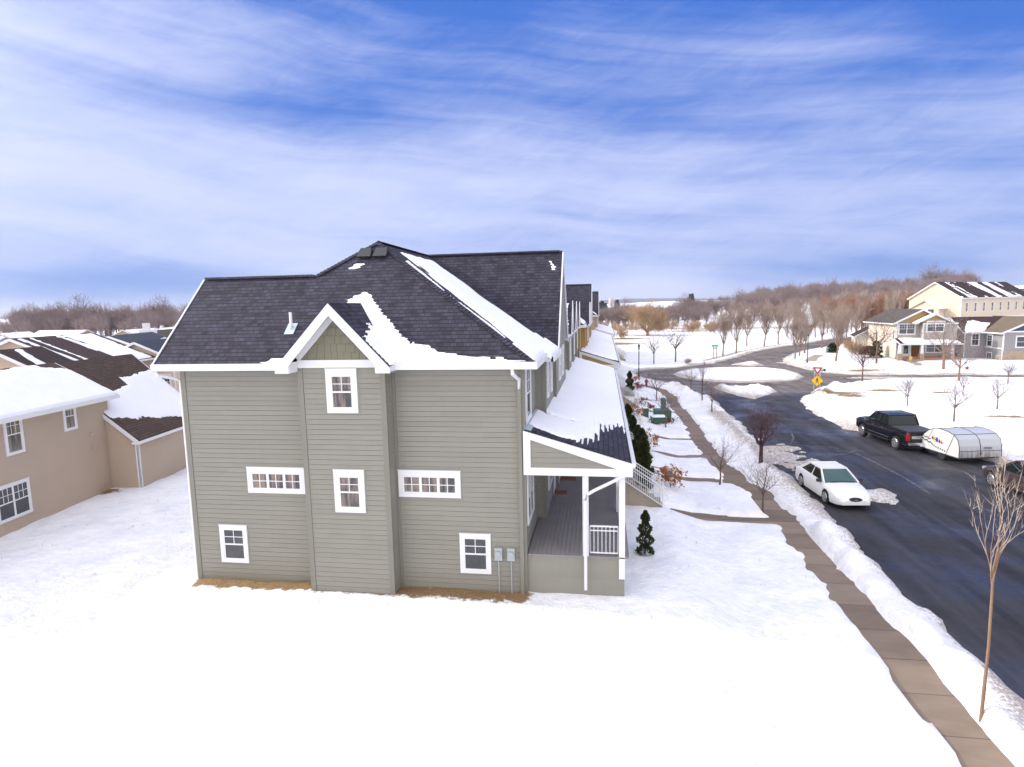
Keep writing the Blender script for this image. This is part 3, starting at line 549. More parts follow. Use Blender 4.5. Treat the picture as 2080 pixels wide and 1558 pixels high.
# ------------------------------------------------------------------ near row house (green end unit)
def row_house(y0,y1,dxo,label,wallm,first):
    n='row_house'; e=empty(n,(dxo,y0,0),0,label,'row house','row houses with dark shingle roofs along the street')
    XL,XR=-13.72,-2.38; L=y1-y0; ZE=7.80; TZ=7.98; EX_L,EX_R=-14.3,-2.0; ys=-.5; S=.95; RZ=12.05; SX=(RZ-TZ)/6.15; xm=-8.15
    ya=ys+(RZ-TZ)/S; yl=3.0-.5; zl=10.83; xl=xm-(RZ-zl)/SX; yl=ys+(zl-TZ)/S; yv=yl+(zl-TZ)/S
    b=.5
    # walls
    wl=MB(); wl.box((XL+.01,.01,b-2),(XR-.01,L-.01,ZE))
    wl.prism([(XL+.05,ZE),(-4.3,ZE),(-4.3,8.6),(xm,RZ-.5),(-12.9,8.4)],4.2,L-.05)
    wl.siding((XL,0,0),(1,0,0),(0,-1,0),XR-XL,b,ZE)
    wl.siding((XR,0,0),(0,1,0),(1,0,0),L,b,ZE); wl.siding((XL,0,0),(0,1,0),(-1,0,0),min(L,6),b,ZE)
    if not first: wl.siding((XL,0,0),(0,1,0),(-1,0,0),L,b,ZE)
    wl.build('wall',wallm,e)
    # front bump-out with its own gable
    if first:
        bx0,bx1,by=-9.27,-6.53,-.6
        bw=MB(); bw.box((bx0+.01,by+.01,b-2),(bx1-.01,.02,ZE+.3))
        bw.siding((bx0,by,0),(1,0,0),(0,-1,0),bx1-bx0,b,ZE+.1); bw.siding((bx1,by,0),(0,1,0),(1,0,0),.6,b,ZE+.1); bw.siding((bx0,by,0),(0,1,0),(-1,0,0),.6,b,ZE+.1)
        bw.build('bay_wall',wallm,e)
        for lst in ([((bx0-.005,by-.035,b-.3),(bx0+.13,by+.01,ZE+.1)),((bx0-.034,by-.034,b-.3),(bx0-.005,by+.12,ZE+.1))],
            [((bx1-.13,by-.035,b-.3),(bx1+.005,by+.01,ZE+.1)),((bx1-.004,by-.034,b-.3),(bx1+.034,by+.12,ZE+.1))],
            [((XL-.01,-.035,b-.3),(XL+.13,.01,ZE)),((XL-.034,-.034,b-.3),(XL-.004,.13,ZE))],[((XR-.12,-.035,b-.3),(XR+.01,.01,ZE)),((XR-.0,-.034,b-.3),(XR+.034,.13,ZE))],
            [((bx1+.005,-.10,b-.3),(bx1+.03,-.03,ZE)),((bx1+.03,-.034,b-.3),(bx1+.12,-.0,ZE))],[((bx0-.12,-.034,b-.3),(bx0-.03,-.0,ZE))]):
            cb=MB(); [cb.box(*q) for q in lst]; cb.build('corner_board','trim_green',e)
        # gable: peak, rakes, shakes
        gx,gzp,gy=-7.95,9.82,-1.12; hw=1.78; zb_=7.94; gs=(gzp-zb_)/hw
        gr=MB(); 
        yb=lambda z_: ys+(z_-TZ)/S
        for sx in (-1,1): gr.slab([(gx,gy,gzp),(gx,yb(gzp)+.05,gzp),(gx+sx*hw,yb(zb_)+.05,zb_),(gx+sx*hw,gy,zb_)],.05)
        dr_o=gr.build('dormer_roof','shingle_charcoal',e)
        rk=MB()
        # rake fascia boards as a mitred chevron, and heel returns
        f=.22*math.hypot(1,gs); 
        rk.prism([(gx,gzp-.02),(gx+hw+.02,zb_-.04),(gx+hw+.02-.0,zb_-.20),(gx+hw-.42,zb_-.20),(gx+hw-.42,zb_+.03),(gx,gzp-f-.06)],gy-.03,gy-.001)
        rk.prism([(gx,gzp-.02),(gx,gzp-f-.06),(gx-hw+.42,zb_+.03),(gx-hw+.42,zb_-.20),(gx-hw-.02,zb_-.20),(gx-hw-.02,zb_-.04)],gy-.031,gy-.002)
        for sx in (-1,1):
            rk.box((gx+sx*(hw-.42),gy,zb_-.20),(gx+sx*(hw+.02),-.5,zb_-.17)); rk.box((gx+sx*(hw-.44),gy+.001,zb_-.19),(gx+sx*(hw-.42),by+.0,zb_+.12)); rk.box((gx+sx*(hw+.005),gy+.001,zb_-.19),(gx+sx*(hw+.02),-.48,zb_-.04))
        rk.box((bx0-.01,by-.06,7.86),(bx1+.01,by-.03,8.10))
        # inner frieze boards under the soffit, on the gable wall
        for sx in (-1,1): rk.bar((gx+.0,by-.05,gzp-.30),(gx+sx*1.32,by-.05,gzp-.30-gs*1.32),.03,.17)
        rk.build('fascia','white_trim',e)
        sf=MB()
        for sx in (-1,1):
            n_=9
            for i in range(n_):
                a_,b_=i/n_,(i+.93)/n_
                sf.slab([(gx+sx*hw*.98*a_,gy,gzp-.07-gs*hw*.98*a_),(gx+sx*hw*.98*a_,by,gzp-.07-gs*hw*.98*a_),(gx+sx*hw*.98*b_,by,gzp-.07-gs*hw*.98*b_),(gx+sx*hw*.98*b_,gy,gzp-.07-gs*hw*.98*b_)],.012)
        sf.build('soffit','soffit',e)
        sh=MB(); rows=[8.10,8.34,8.59,8.84,9.09,9.35,9.6]
        sh.prism([(bx0,7.9),(bx1,7.9),(bx1,8.1),(gx,gzp-.16),(bx0,8.1)],by+.01,.0)
        for i in range(len(rows)-1):
            z0_,z1_=rows[i],rows[i+1]; hl=min((gzp-.25-z0_)/gs,1.3); x_=gx-hl-rnd.random()*.12
            while x_<gx+hl:
                w2=.17+rnd.random()*.16; j=rnd.random()*.004
                a0,a1=max(x_,gx-hl),min(x_+w2-.008,gx+hl)
                if a1>a0: 
                    p=[(a0,by-.022-j,z0_),(a1,by-.022-j,z0_),(a1,by-.006,z1_-.012),(a0,by-.006,z1_-.012)]
                    sh.add(p+[(q[0],by+.02,q[2]) for q in p],[(0,1,2,3),(0,4,5,1),(1,5,6,2),(3,7,4,0)])
                x_+=w2
        sh.build('gable_shakes','shake_green',e)
        for zz,hh in ((6.46,1.36),(3.30,1.36)): window(e,(-7.89 if zz>5 else -7.82,by,zz),(1,0,0),(0,-1,0),1.0,hh,.155,glass='glass_curtain',grid=(2,2),head=.19)
        for xx in (-10.62,-5.42,): window(e,(xx,0,3.66),(1,0,0),(0,-1,0),2.02,.86,.14,lites=3,dh=False,grid=(2,2),glass='glass_curtain',head=.17,mw=.025)
        window(e,(-12.3,0,1.2),(1,0,0),(0,-1,0),1.0,1.3,.12); window(e,(-4.0,0,1.2),(1,0,0),(0,-1,0),1.0,1.3,.12)
    # main roof
    cy,cs=10.0,1.2; ya_=ya; g0,g1=cy-(RZ-TZ)/cs,cy+(RZ-TZ)/cs; gxe=-1.79
    if not first: cy=24.0 if L>40 else 20.0; g0,g1=cy-(RZ-TZ)/cs,cy+(RZ-TZ)/cs
    r_=MB(); T=.06
    r_.slab([(EX_L,ys,TZ),(EX_R,ys,TZ),(xm,ya,RZ),(xl,yl,zl),(EX_L,yl,zl)],T)
    r_.slab([(EX_L,yl,zl),(xl,yl,zl),(EX_L,yv,TZ)],T)
    r_.slab([(xl,yl,zl),(xm,ya,RZ),(xm,L+.4,RZ),(EX_L,L+.4,TZ),(EX_L,yv,TZ)],T)
    r_.slab([(EX_R,ys,TZ),(EX_R,g0,TZ),(xm,cy,RZ),(xm,ya,RZ)],T)
    r_.slab([(EX_R,g1,TZ),(EX_R,L+.4,TZ),(xm,L+.4,RZ),(xm,cy,RZ)],T)
    r_.slab([(xm,cy,RZ),(EX_R,g0,TZ),(gxe,g0,TZ),(gxe,cy,RZ)],T); r_.slab([(xm,cy,RZ),(gxe,cy,RZ),(gxe,g1,TZ),(EX_R,g1,TZ)],T)
    ze2=TZ-SX*.22; r_.slab([(EX_R,3.0,TZ),(EX_R+.22,3.0,ze2),(EX_R+.22,g0,ze2),(EX_R,g0,TZ)],T)
    ro=r_.build('roof','shingle_charcoal',e)
    cap=MB()   # ridge and hip cap shingles, one by one
    def caps(a,b_,st=.145):
        a=Vector(a);b_=Vector(b_);d=b_-a;n=int(d.length/st);d.normalize();sd_=d.cross(Vector((0,0,1))).normalized();u_=sd_.cross(d).normalized()
        if u_.z<0:u_=-u_
        for i in range(n):
            p=a+d*st*i; q=p+d*(st*1.3); h0,h1=.052+rnd.random()*.006,.022; w2=.135
            cap.add([p+u_*h0,p-sd_*w2+u_*(h0-.075),p+sd_*w2+u_*(h0-.075),q+u_*h1,q-sd_*w2+u_*(h1-.075),q+sd_*w2+u_*(h1-.075)],[(0,3,4,1),(0,2,5,3),(0,1,2)])
    caps((EX_R,ys,TZ),(xm,ya,RZ)); caps((EX_L,yl,zl),(xl,yl,zl)); caps((xl,yl,zl),(xm,ya,RZ)); caps((xm,ya,RZ),(xm,min(L,12),RZ)); caps((xm,cy,RZ),(gxe,cy,RZ))
    cap.build('ridge_cap','shingle_charcoal',ro)
    # fascia and gutters
    fa=MB()
    if first:
        fa.box((EX_L-.02,ys-.13,TZ-.20),(gx-hw+.05,ys-.0,TZ+.01)); fa.box((gx+hw-.05,ys-.13,TZ-.20),(EX_R+.1,ys-.0,TZ+.01))
        fa.box((EX_L,ys,TZ-.2),(EX_R,.02,TZ-.18))
        fa.box((EX_L+.001,ys-.121,TZ-.21),(EX_L+.03,ys+.0,TZ-.19))
    else:
        fa.box((EX_L-.02,ys-.13,TZ-.20),(EX_R+.1,ys-.0,TZ+.01)); fa.box((EX_L,ys,TZ-.2),(EX_R,.02,TZ-.18))
    fa.box((EX_R,ys-.12,TZ-.20),(EX_R+.12,3.0,TZ+.005)); fa.box((EX_R,ys,TZ-.2),(XR,3.2,TZ-.18))
    fa.box((EX_R+.22,2.95,ze2-.17),(EX_R+.35,g0-.1,ze2+.01)); fa.box((XR,3.1,ze2-.17),(EX_R+.33,g0-.05,ze2-.15)); fa.box((EX_R+.0,2.95,ze2-.17),(EX_R+.3,3.02,ze2-.0))
    fa.bar((EX_L-.03,ys,TZ-.1),(EX_L-.03,yl,zl-.1),.05,.2); fa.bar((EX_L-.03,yl,zl-.1),(EX_L-.03,yv,TZ-.1),.05,.2)
    for sgn in (-1,1):   # cross gable rakes
        fa.bar((gxe+.02,cy,RZ-.13),(gxe+.02,cy+sgn*(cy-g0+.05),TZ-.17),.05,.23)
        fa.slab([(gxe,cy,RZ-.08),(gxe-.32,cy,RZ-.08),(gxe-.32,cy+sgn*(cy-g0),TZ-.08),(gxe,cy+sgn*(cy-g0),TZ-.08)],.02)
    fa.box((EX_R,g1,TZ-.2),(EX_R+.12,L+.4,TZ-.04)); fa.box((XR,g1,TZ-.2),(EX_R,L,TZ-.18)); fa.box((gxe-.3,g0-.02,TZ-.3),(gxe+.02,g0+.25,TZ-.16))
    fa.build('gutter' if not first else 'fascia','white_trim',e)
    # street face bays
    bays=[(3.3,g0+.1,-2.03,ZE)]+[(g0+.3,g1-.3,-1.93,ZE)]
    for q in ((17.2,19.6),(22.4,24.6),(27.6,29.6)) if first else ((6,8.4),(10.5,12.6)): bays.append((q[0],q[1],-1.95,ZE))
    for k_,(a_,b_,x_,zt_) in enumerate(bays):
        by_=MB(); by_.box((XR-.02,a_+.01,b),(x_-.01,b_-.01,zt_)); by_.siding((XR,a_,0),(1,0,0),(0,-1,0),x_-XR,2.0,zt_); by_.siding((x_,a_,0),(0,1,0),(1,0,0),b_-a_,2.0,zt_); by_.siding((XR,b_,0),(1,0,0),(0,1,0),x_-XR,2.0,zt_)
        if k_==1:
            by_.siding((-1.93,cy,0),(0,1,0),(1,0,0),g1-g0-.7,ZE,RZ,lo=lambda z_:-(g1-g0-.7)/2+(z_-ZE)/cs,hi=lambda z_:(g1-g0-.7)/2-(z_-ZE)/cs); by_.prism([(g0+.36,ZE),(g1-.36,ZE),(cy,RZ-.25)],-4,-1.94,axis='x')
        byo=by_.build('bay_wall',wallm,e)
        for bb in (((x_-.11,a_-.032,2),(x_+.032,a_+.11,zt_)),((x_-.01,b_-.11,2),(x_+.032,b_+.03,zt_))):
            tr=MB(); tr.box(*bb); tr.build('corner_board','trim_green' if first else wallm,byo)
    if first:
        window(e,(XR,.95,5.98),(0,1,0),(1,0,0),1.25,1.82,.13); 
        for y_ in (4.1,5.6): window(e,(-2.03,y_,6.25),(0,1,0),(1,0,0),.62,1.35,.11)
        for y_ in (9,11): window(e,(-1.93,y_,6.3),(0,1,0),(1,0,0),.95,1.4,.12)
        for y_ in (18.4,23.5,28.6): window(e,(-1.95,y_,6.3),(0,1,0),(1,0,0),.9,1.35,.12)
        for y_ in (1.1,): window(e,(XR,y_,2.7),(0,1,0),(1,0,0),1.6,1.7,.12,lites=2)
        for y_ in (4.6,9.4,19,25.5): window(e,(-2.03 if y_<5 else -1.93,y_,2.75),(0,1,0),(1,0,0),1.5,1.6,.12,lites=2)
        for y_ in (6.4,8.0,16.2,20.4,25): 
            d_=MB(); xx=-2.03 if y_<6.6 else (-1.93 if y_<13.6 else XR)
            d_.box((xx-.02,y_-.5,2.0),(xx+.05,y_+.5,4.1)); d_.box((xx+.05,y_-.62,1.95),(xx+.06,y_-.5,4.2)); d_.box((xx+.05,y_+.5,1.95),(xx+.06,y_+.62,4.2)); dd=d_.build('door','white_trim',e)
            k_=MB(); k_.lathe((xx+.06,y_+.38,3.0),[(.03,0),(.03,.05)],8,'x'); k_.build('handle','galv',dd)
    else:
        for y_ in (7.2,11.5): window(e,(-1.95,y_,6.3),(0,1,0),(1,0,0),.9,1.35,.12)
    # small dormer gables on the street slope
    for yc in ((17.2,22.3,27.8) if first else ((7.5,12) if L>30 else (6,))):
        dm=MB(); dt=MB(); pz,hw2,s2=9.9,1.25,1.5; xf=-1.72; zb2=pz-hw2*s2; xb=xm+(RZ-pz)/SX
        for sg in (-1,1):
            dm.slab([(xf,yc,pz),(xb,yc,pz),(EX_R-.05,yc+sg*hw2,zb2),(xf,yc+sg*hw2,zb2)],.05)
            dt.bar((xf+.02,yc,pz-.1),(xf+.02,yc+sg*(hw2+.05),zb2-.15),.04,.2)
        dt.prism([(yc-hw2*.85,zb2-.1),(yc+hw2*.85,zb2-.1),(yc,pz-.2)],-2.6,xf-.2,axis='x')
        dq=dm.build('dormer_roof','shingle_charcoal',e); dt.build('dormer_trim','white_trim',dq); dmo=dq if yc==17.2 or not first else dmo
    # porch
    pz0,pz1,px1=5.88,4.90,.85; sp=(pz0-pz1)/(px1-XR-.05); pe=L-4.6 if first else L
    pr=MB(); pr.slab([(XR+.03,-.06,pz0),(px1,-.06,pz1),(px1,pe,pz1),(XR+.03,pe,pz0)],.05); pro=pr.build('porch_roof','shingle_slate' if not first else 'shingle_charcoal',e)
    pt_=MB(); pl=math.hypot(1,sp)
    pt_.prism([(XR-.02,pz0-.03),(px1+.02,pz1-.03),(px1+.02,pz1-.30),(px1-.45,pz1-.20+.02),(XR+.2,pz0-.30),(XR+.2,pz1-.19),(XR-.02,pz1-.19)],-.14,-.062)
    pt_.box((XR-.02,-.139,pz1-.42),(px1+.021,-.06,pz1-.185)); 
    pt_.box((px1-.35,-.06,pz1-.40),(px1-.2,pe,pz1-.12)); pt_.box((XR+.03,-.06,pz1-.40),(px1-.36,.06,pz1-.20))
    pt_.build('porch_trim','white_trim',e)
    pw=MB(); h3=lambda z_: max(0.0,min(px1-.3-XR,(pz0-.1-z_)/sp)); pw.siding((XR,-.09,0),(1,0,0),(0,-1,0),px1-XR,pz1-.2,pz0-.1,.165,hi=h3); pw.prism([(XR,pz1-.2),(px1-.2,pz1-.2),(XR,pz0-.1)],-.09,-.01); pw.build('porch_gable',wallm,e)
    pc=MB(); pc.box((XR+.03,0,pz1-.24),(px1-.36,pe,pz1-.205)); pc.build('porch_ceiling','soffit',e)
    gt=MB(); gt.prism([(px1,pz1-.02),(px1+.13,pz1-.02),(px1+.11,pz1-.14),(px1+.01,pz1-.14)],-.1,pe); gt.build('gutter','white_trim',e)
    ds=MB(); ds.tube([(px1+.06,-.02,pz1-.12),(px1+.02,-.05,pz1-.27),(px1-.25,-.16,pz1-.40),(-.28,-.19,4.05),(-.46,-.19,3.93),(-.53,-.19,3.75),(-.53,-.19,.9)],.05,8); ds.build('downspout','white_trim',e,smooth=40)
    if first: ps=MB(); ps.box((-.62,0.0,1.9),(-.44,.18,pz1-.4)); ps.build('porch_post','white_trim',e)
    for y_ in ([0.05]+[4.2+4.1*i for i in range(int((pe-4)/4.1)+1)]): ps=MB(); ps.box((px1-.37,y_-.05,1.2),(px1-.19,y_+.13,pz1-.4)); ps.build('porch_post','white_trim',e)
    dk=MB(); x_=XR+.05; 
    while x_<px1-.12: dk.box((x_,0.0,1.86),(x_+.136,pe,1.9)); x_+=.142
    dk.build('deck','deck_grey',e); sk=MB(); sk.box((XR+.02,.06,.0),(px1-.2,pe,1.85)); sk.build('deck_skirt',wallm,e)
    stairs=(9.3,16.3,20.3,25.3) if first else (4.3,11,)
    rl=MB()
    def rail(a,b_,h_=.95,post=True):
        nonlocal rl
        a=Vector(a);b_=Vector(b_);n=max(1,int((b_-a).length/.11)); up_=Vector((0,0,1))
        rl.bar(a+up_*h_,b_+up_*h_,.045,.045); rl.bar(a+up_*(h_-.14),b_+up_*(h_-.14),.03,.03); rl.bar(a+up_*.1,b_+up_*.1,.035,.035)
        for i in range(n+1): p=a+(b_-a)*(i/n); rl.bar(p+up_*.1,p+up_*h_,.018,.018,upv=(1,0,0))
    ed=[0.1]+[v for s_ in stairs for v in (s_-.7,s_+.7)]+[pe-.1]
    for i in range(0,len(ed),2): rail((px1-.28,ed[i],1.9),(px1-.28,ed[i+1],1.9)); rl.build('railing','white_trim',e); rl=MB()
    if first: rail((-.4,.08,1.9),(px1-.4,.08,1.9)); rl.build('railing','white_trim',e); rl=MB()
    for s_ in stairs:
        n=7; gzz=.5; st=MB()
        for i in range(n): st.box((px1-.2+i*.28,s_-.62,gzz-.5),(px1-.2+(i+1)*.28,s_+.62,1.9-(i+1)*(1.9-gzz)/(n+1)))
        for sg in (-.68,.68):
            a_=Vector((px1-.2,s_+sg,1.9)); b_=Vector((px1-.2+n*.28,s_+sg,gzz+.1)); rail(a_,b_)
            rl.bar(b_+Vector((0,0,-.3)),b_+Vector((0,0,1.05)),.06,.06,upv=(1,0,0)); rl.lathe(b_+Vector((0,0,1.08)),[(.01,-.04),(.05,0),(.01,.05)],8)
            rl.tube([b_+Vector((.0,0,.95)),b_+Vector((.16,0,.93)),b_+Vector((.22,0,.84)),b_+Vector((.16,0,.75)),b_+Vector((0,0,.74))],.018,5); rl.tube([b_+Vector((.0,0,.62)),b_+Vector((.2,0,.58)),b_+Vector((.26,0,.46)),b_+Vector((.18,0,.36)),b_+Vector((0,0,.36))],.018,5); rl.build('railing','white_trim',e); rl=MB()
        st.build('stair','concrete_plain',e)
    # roof snow
    nS=Vector((0,S,0))
    if first:
        fl=MB(); fl.slab([(XR+.04,-.05,pz0+.02),(XR+.22,-.05,pz0-.03),(XR+.22,3.2,pz0-.03),(XR+.04,3.2,pz0+.02)],.01); fl.slab([(XR+.03,-.05,pz0-.02),(XR+.05,3.2,pz0-.02),(XR+.05,3.2,pz0+.12),(XR+.03,-.05,pz0+.12)],.01); fl.build('flashing','flashing',pro)
        lS=math.hypot(1,S)
        def f1(u,v):   # on front slope to the right of the gable: u from x=-8.6, v upslope
            P_=np.stack([u,v],1); a_=-sdf(P_,[(.0,2.72),(.3,3.12),(.6,3.32),(.95,3.2),(1.3,2.6),(1.8,1.9),(2.3,1.42),(2.7,.85),(3.45,.68),(3.9,.42),(5.0,.22),(6.4,.1),(6.4,-.5),(.9,-.5),(.9,1.4),(.35,2.5)])
            return a_-.05
        roof_snow(ro,(-8.6,ys,TZ),(1,0,0),(0,1/lS,S/lS),6.4,4.2,f1,t=.13,res=.05)
        roof_snow(ro,(-11.9,ys,TZ),(1,0,0),(0,1/lS,S/lS),2.6,1.4,lambda u,v: -sdf(np.stack([u,v],1),[(.5,-.5),(.8,.02),(1.1,.10),(1.5,.28),(2.0,.46),(2.5,.85),(2.5,-.5)])-.2,t=.07,res=.05)
        roof_snow(ro,(-9.2,ys,TZ),(1,0,0),(0,1/lS,S/lS),1.0,5.4,lambda u,v: np.where((v>4.2)&(v<4.9),-sdf(np.stack([u,v],1),[(.26,4.40),(.55,4.74),(.80,4.70),(.55,4.42)])+.03-(fbm(u*1.3,v*1.3,4,5)*.35),-1),t=.06,res=.03)
        lg=math.hypot(1,gs)
        roof_snow(dr_o,(gx+hw,gy,zb_),(0,1,0),(-1/lg,0,gs/lg),3.0,hw*lg,lambda u,v: np.where(u>.09,np.minimum(.62+.12*u-v/1.9,np.minimum(u-.12,(1.9-v)*.5)),-1),t=.11,res=.05)
        lx=math.hypot(1,SX)
        vy=lambda v: g0+(cy-g0)*(v*1/lx)/6.15   # valley position for upslope v
        def f2(u,v):
            hip=ys+.0+(v/lx)*(ya-ys)/6.15; yy=u+ys
            strip=np.where(v<.45,9,0)
            a_=np.minimum(yy-(hip+.75+.10*v), vy(v)-.85-yy+.1*np.sin(v*3)); a_=np.where(v<.9,np.minimum(yy-hip-.22,vy(v)-.3-yy),a_); gp=np.exp(-((yy-hip-1.75-.15*np.sin(v))/.13)**2)*smooth(3.6,4.4,v)*.8; a_=a_-gp; s2=np.where((v>1.2)&(v<6),.13-np.abs(yy-hip-.36),-1)+fbm(yy*0+v*.8,v*0,2,13)*.3; a_=np.maximum(a_,s2-.02)
            return np.minimum(a_,6.75-v)+.02
        roof_snow(ro,(EX_R,ys,TZ),(0,1,0),(-1/lx,0,SX/lx),11.0,7.0,f2,t=.14,res=.07)
        roof_snow(ro,(EX_R+.24,2.9,TZ-SX*.24),(0,1,0),(-1/lx,0,SX/lx),g0-2.9,.8,lambda u,v: full(u,v,.6),t=.16,res=.06)
        lc=math.hypot(1,cs)
        roof_snow(ro,(gxe,g0,TZ),(-1,0,0),(0,1/lc,cs/lc),1.2,5.3,lambda u,v:-sdf(np.stack([u,v],1),[(.25,4.4),(.55,4.75),(.5,4.2),(.33,4.05)])-.02,t=.05,res=.03)
        vt=MB(); 
        for vx in (-8.45,-7.86):
            vt=MB(); y_=3.42; z_=TZ+S*(y_-ys); c_=Vector((vx,y_,z_)); dn=Vector((0,-1/lS,-S/lS)); nn=Vector((0,-S/lS,1/lS))
            vt.add([c_-Vector((.24,0,0))+nn*.02,c_+Vector((.24,0,0))+nn*.02,c_+Vector((.24,0,0))+dn*.42+nn*.03,c_-Vector((.24,0,0))+dn*.42+nn*.03,
                c_-Vector((.2,0,0))+nn*.16+dn*.02,c_+Vector((.2,0,0))+nn*.16+dn*.02,c_+Vector((.26,0,0))+dn*.45+nn*.13,c_-Vector((.26,0,0))+dn*.45+nn*.13],[(4,7,6,5),(0,4,5,1),(1,5,6,2),(2,6,7,3),(3,7,4,0)]); vt.build('roof_vent','dark_metal',ro)
        pp=MB(); y_=.62; z_=TZ+S*(y_-ys); pp.tube([(-10.08,y_,z_-.1),(-10.08,y_,z_+.52)],.05,10); 
        pi_=pp.build('vent_pipe','white_pipe',ro,smooth=40); ff=MB(); ff.slab([(-10.24,y_-.22,z_-.2+.02),(-9.92,y_-.22,z_-.2+.02),(-9.92,y_+.14,z_+.14+.02),(-10.24,y_+.14,z_+.14+.02)],.01); ff.lathe((-10.08,y_,z_-.05),[(.12,-.05),(.055,.14)],10); ff.build('pipe_flashing','flashing',pi_)
        el_=MB(); el_.tube([(-2.62,ys-.06,TZ-.18),(-2.62,ys-.06,TZ-.34),(-2.55,ys+.12,TZ-.45),(-2.50,-.08,TZ-.56),(-2.50,-.08,TZ-.85)],.06,8); el_.build('downspout','white_trim',e,smooth=40); el_=MB(); el_.tube([(-14.22,ys-.02,TZ-.18),(-14.22,ys+.02,TZ-.34),(-14.0,ys+.5,TZ-.5),(-13.85,ys+.6,TZ-.6),(-13.85,ys+.6,b-.2)],.055,8); el_.build('downspout','white_trim',e,smooth=40)
        dl=MB(); dl.box((-2.56,-.12,b),(-2.44,-.035,TZ-.8)); dl.build('downspout','trim_green',e)
        # porch roof snow, thinning into shingle courses near the outer corner
        Lp=3.2*pl
        def f4(u,v):
            x_=v; d=np.minimum(u-.62-.10*np.sin(v*2), 40); d=np.minimum(d,9)
            cor=np.hypot(v/1.25,(u-.3)/4.6); ser=np.sin(v/.165*2*PI)*.45+fbm(u*1.6,v/.165*.6,2,61)*1.3
            zn=smooth(1.6,1.15,cor); d=np.where(zn>0,np.minimum(d,.5),d)-smooth(1.35,.6,cor)*1.15+ser*zn*.75
            gap=np.exp(-((u-3.15-(Lp-v)*.2)/.16)**2)*smooth(1.5,2.3,v)*1.1*(fbm(u*2,v*1.2,2,4)>-.18); 
            d=np.where(gap>.02,np.minimum(d,.42),d); return d-gap
        roof_snow(pro,(px1-.02,-.06,pz1),(0,1,0),(-1/pl,0,sp/pl),pe,Lp*1.0,f4,t=.12,res=.055)
        roof_snow(dmo,(xf,17.2-hw2,zb2),(-1,0,0),(0,1/math.hypot(1,s2),s2/math.hypot(1,s2)),3,2.2,lambda u,v: np.minimum(np.minimum(u-.2,1.9-u),np.minimum(v-.25,2.0-v)),t=.1,res=.09)
        roof_snow(ro,(EX_R,g1,TZ),(0,1,0),(-1/lx,0,SX/lx),L-g1,6.0,lambda u,v: 1.5-v+u*0+.3*np.sin(u),t=.1,res=.14)
    else:
        lx=math.hypot(1,SX)
        roof_snow(ro,(EX_R,ys,TZ),(0,1,0),(-1/lx,0,SX/lx),g0-ys,6.5,lambda u,v: np.minimum(u-(v/lx)*(ya-ys)/6.15-.5,3.2-v),t=.13,res=.14)
        def f5(u,v): return np.minimum(u-.45,9)-.5*np.exp(-((u-2.1-(3-v)*.5)/.35)**2)*(v<2.9)-.8*smooth(.9,0,v)*smooth(5,1,u)
        roof_snow(pro,(px1-.02,-.06,pz1),(0,1,0),(-1/pl,0,sp/pl),pe,3.2*pl,f5,t=.12,res=.12)
    return e
RH=row_house(18.0,49.3,0.0,'near sage green row house end unit with front gable and snowy porch roof','siding_green',True)
row_house(49.9,92.0,.5,'mustard clad row house behind the green one, seen past its street corner','siding_mustard',False)
row_house(96.0,124.0,1.05,'farthest row house, only its thin white gable edges showing past the mustard one','siding_tan',False)
for y_,x_,lb in ((26.4,-1.63,'brown patterned doormat farther back on the grey porch deck'),(24.35,-1.9,'brown doormat nearest on the grey porch deck')):
    mb=MB(); mb.box((-.42,-.26,0),(.42,.26,.02)); 
    o=mb.build('doormat','mat_brown'); o.location=(x_,y_,1.901); o.rotation_euler=(0,0,R(90) if 0 else 0); tag(o,lb,'doormat','brown mats on the porch deck')
# ------------------------------------------------------------------ beige house on the left
BP=(-25.0,28.82,0); BA=R(6.7)
for x_,z_ in ((-3.25,1.9),(-2.85,1.9)):
    mb=MB(); mb.box((x_-.12,17.86,z_-.2),(x_+.12,17.97,z_+.2)); mb.lathe((x_,17.80,z_+.03),[(.085,0),(.085,.06)],14,'y'); mb.tube([(x_,17.92,z_-.2),(x_,17.92,.4)],.02,6); o=mb.build('electric_meter','galv',RH); o.matrix_parent_inverse=RH.matrix_world.inverted() if False else Matrix.Translation((0,-18.0,0))
e=empty('beige_house',BP,BA,'tan vinyl sided house at left with snow on its upper roof and brown shingles','house')
wl=MB(); xw=-1.65; rx,rz_=-4.6,7.05; xb=-9.6
wl.siding((xw,-13,0),(0,1,0),(1,0,0),13.35,-.1,5.2,.115,lip=.016,gap=.012); wl.siding((0,0,0),(0,1,0),(1,0,0),6.9,-.1,2.75,.115,lip=.016,gap=.012)
hi_=lambda z_: 1.65 if z_<2.7 else max(0,1.65-(z_-2.7)/.91); wl.siding((xw,0,0),(1,0,0),(0,-1,0),1.65,-.1,4.15,.115,hi=hi_,lip=.016,gap=.012)
wl.box((xb,-13,-1),(xw-.01,.34,5.2)); wl.box((xb,0.01,-1),(-.01,6.89,2.75)); wl.prism([(-.03,2.72),(rx,rz_-.15),(xb,2.7)],.02,6.88)
wl.siding((xw,.35,0),(0,-1,0),(0,0,1),0,0,.1); wl.prism([(xw,5.1),(rx,6.8),(xb,5.1)],-13,.34); wl.build('wall','siding_tan',e)
rf=MB(); s1=(rz_-2.9)/(-rx+.12); rf.slab([(rx,-.05,rz_),(.12+.0,-.05,2.9-.1),(.12,7.1,2.8),(rx,7.1,rz_)],.06); rf.slab([(rx,-.05,rz_),(rx,7.1,rz_),(xb-.2,7.1,2.6),(xb-.2,-.05,2.6)],.06)
ro1=rf.build('roof','shingle_brown',e)
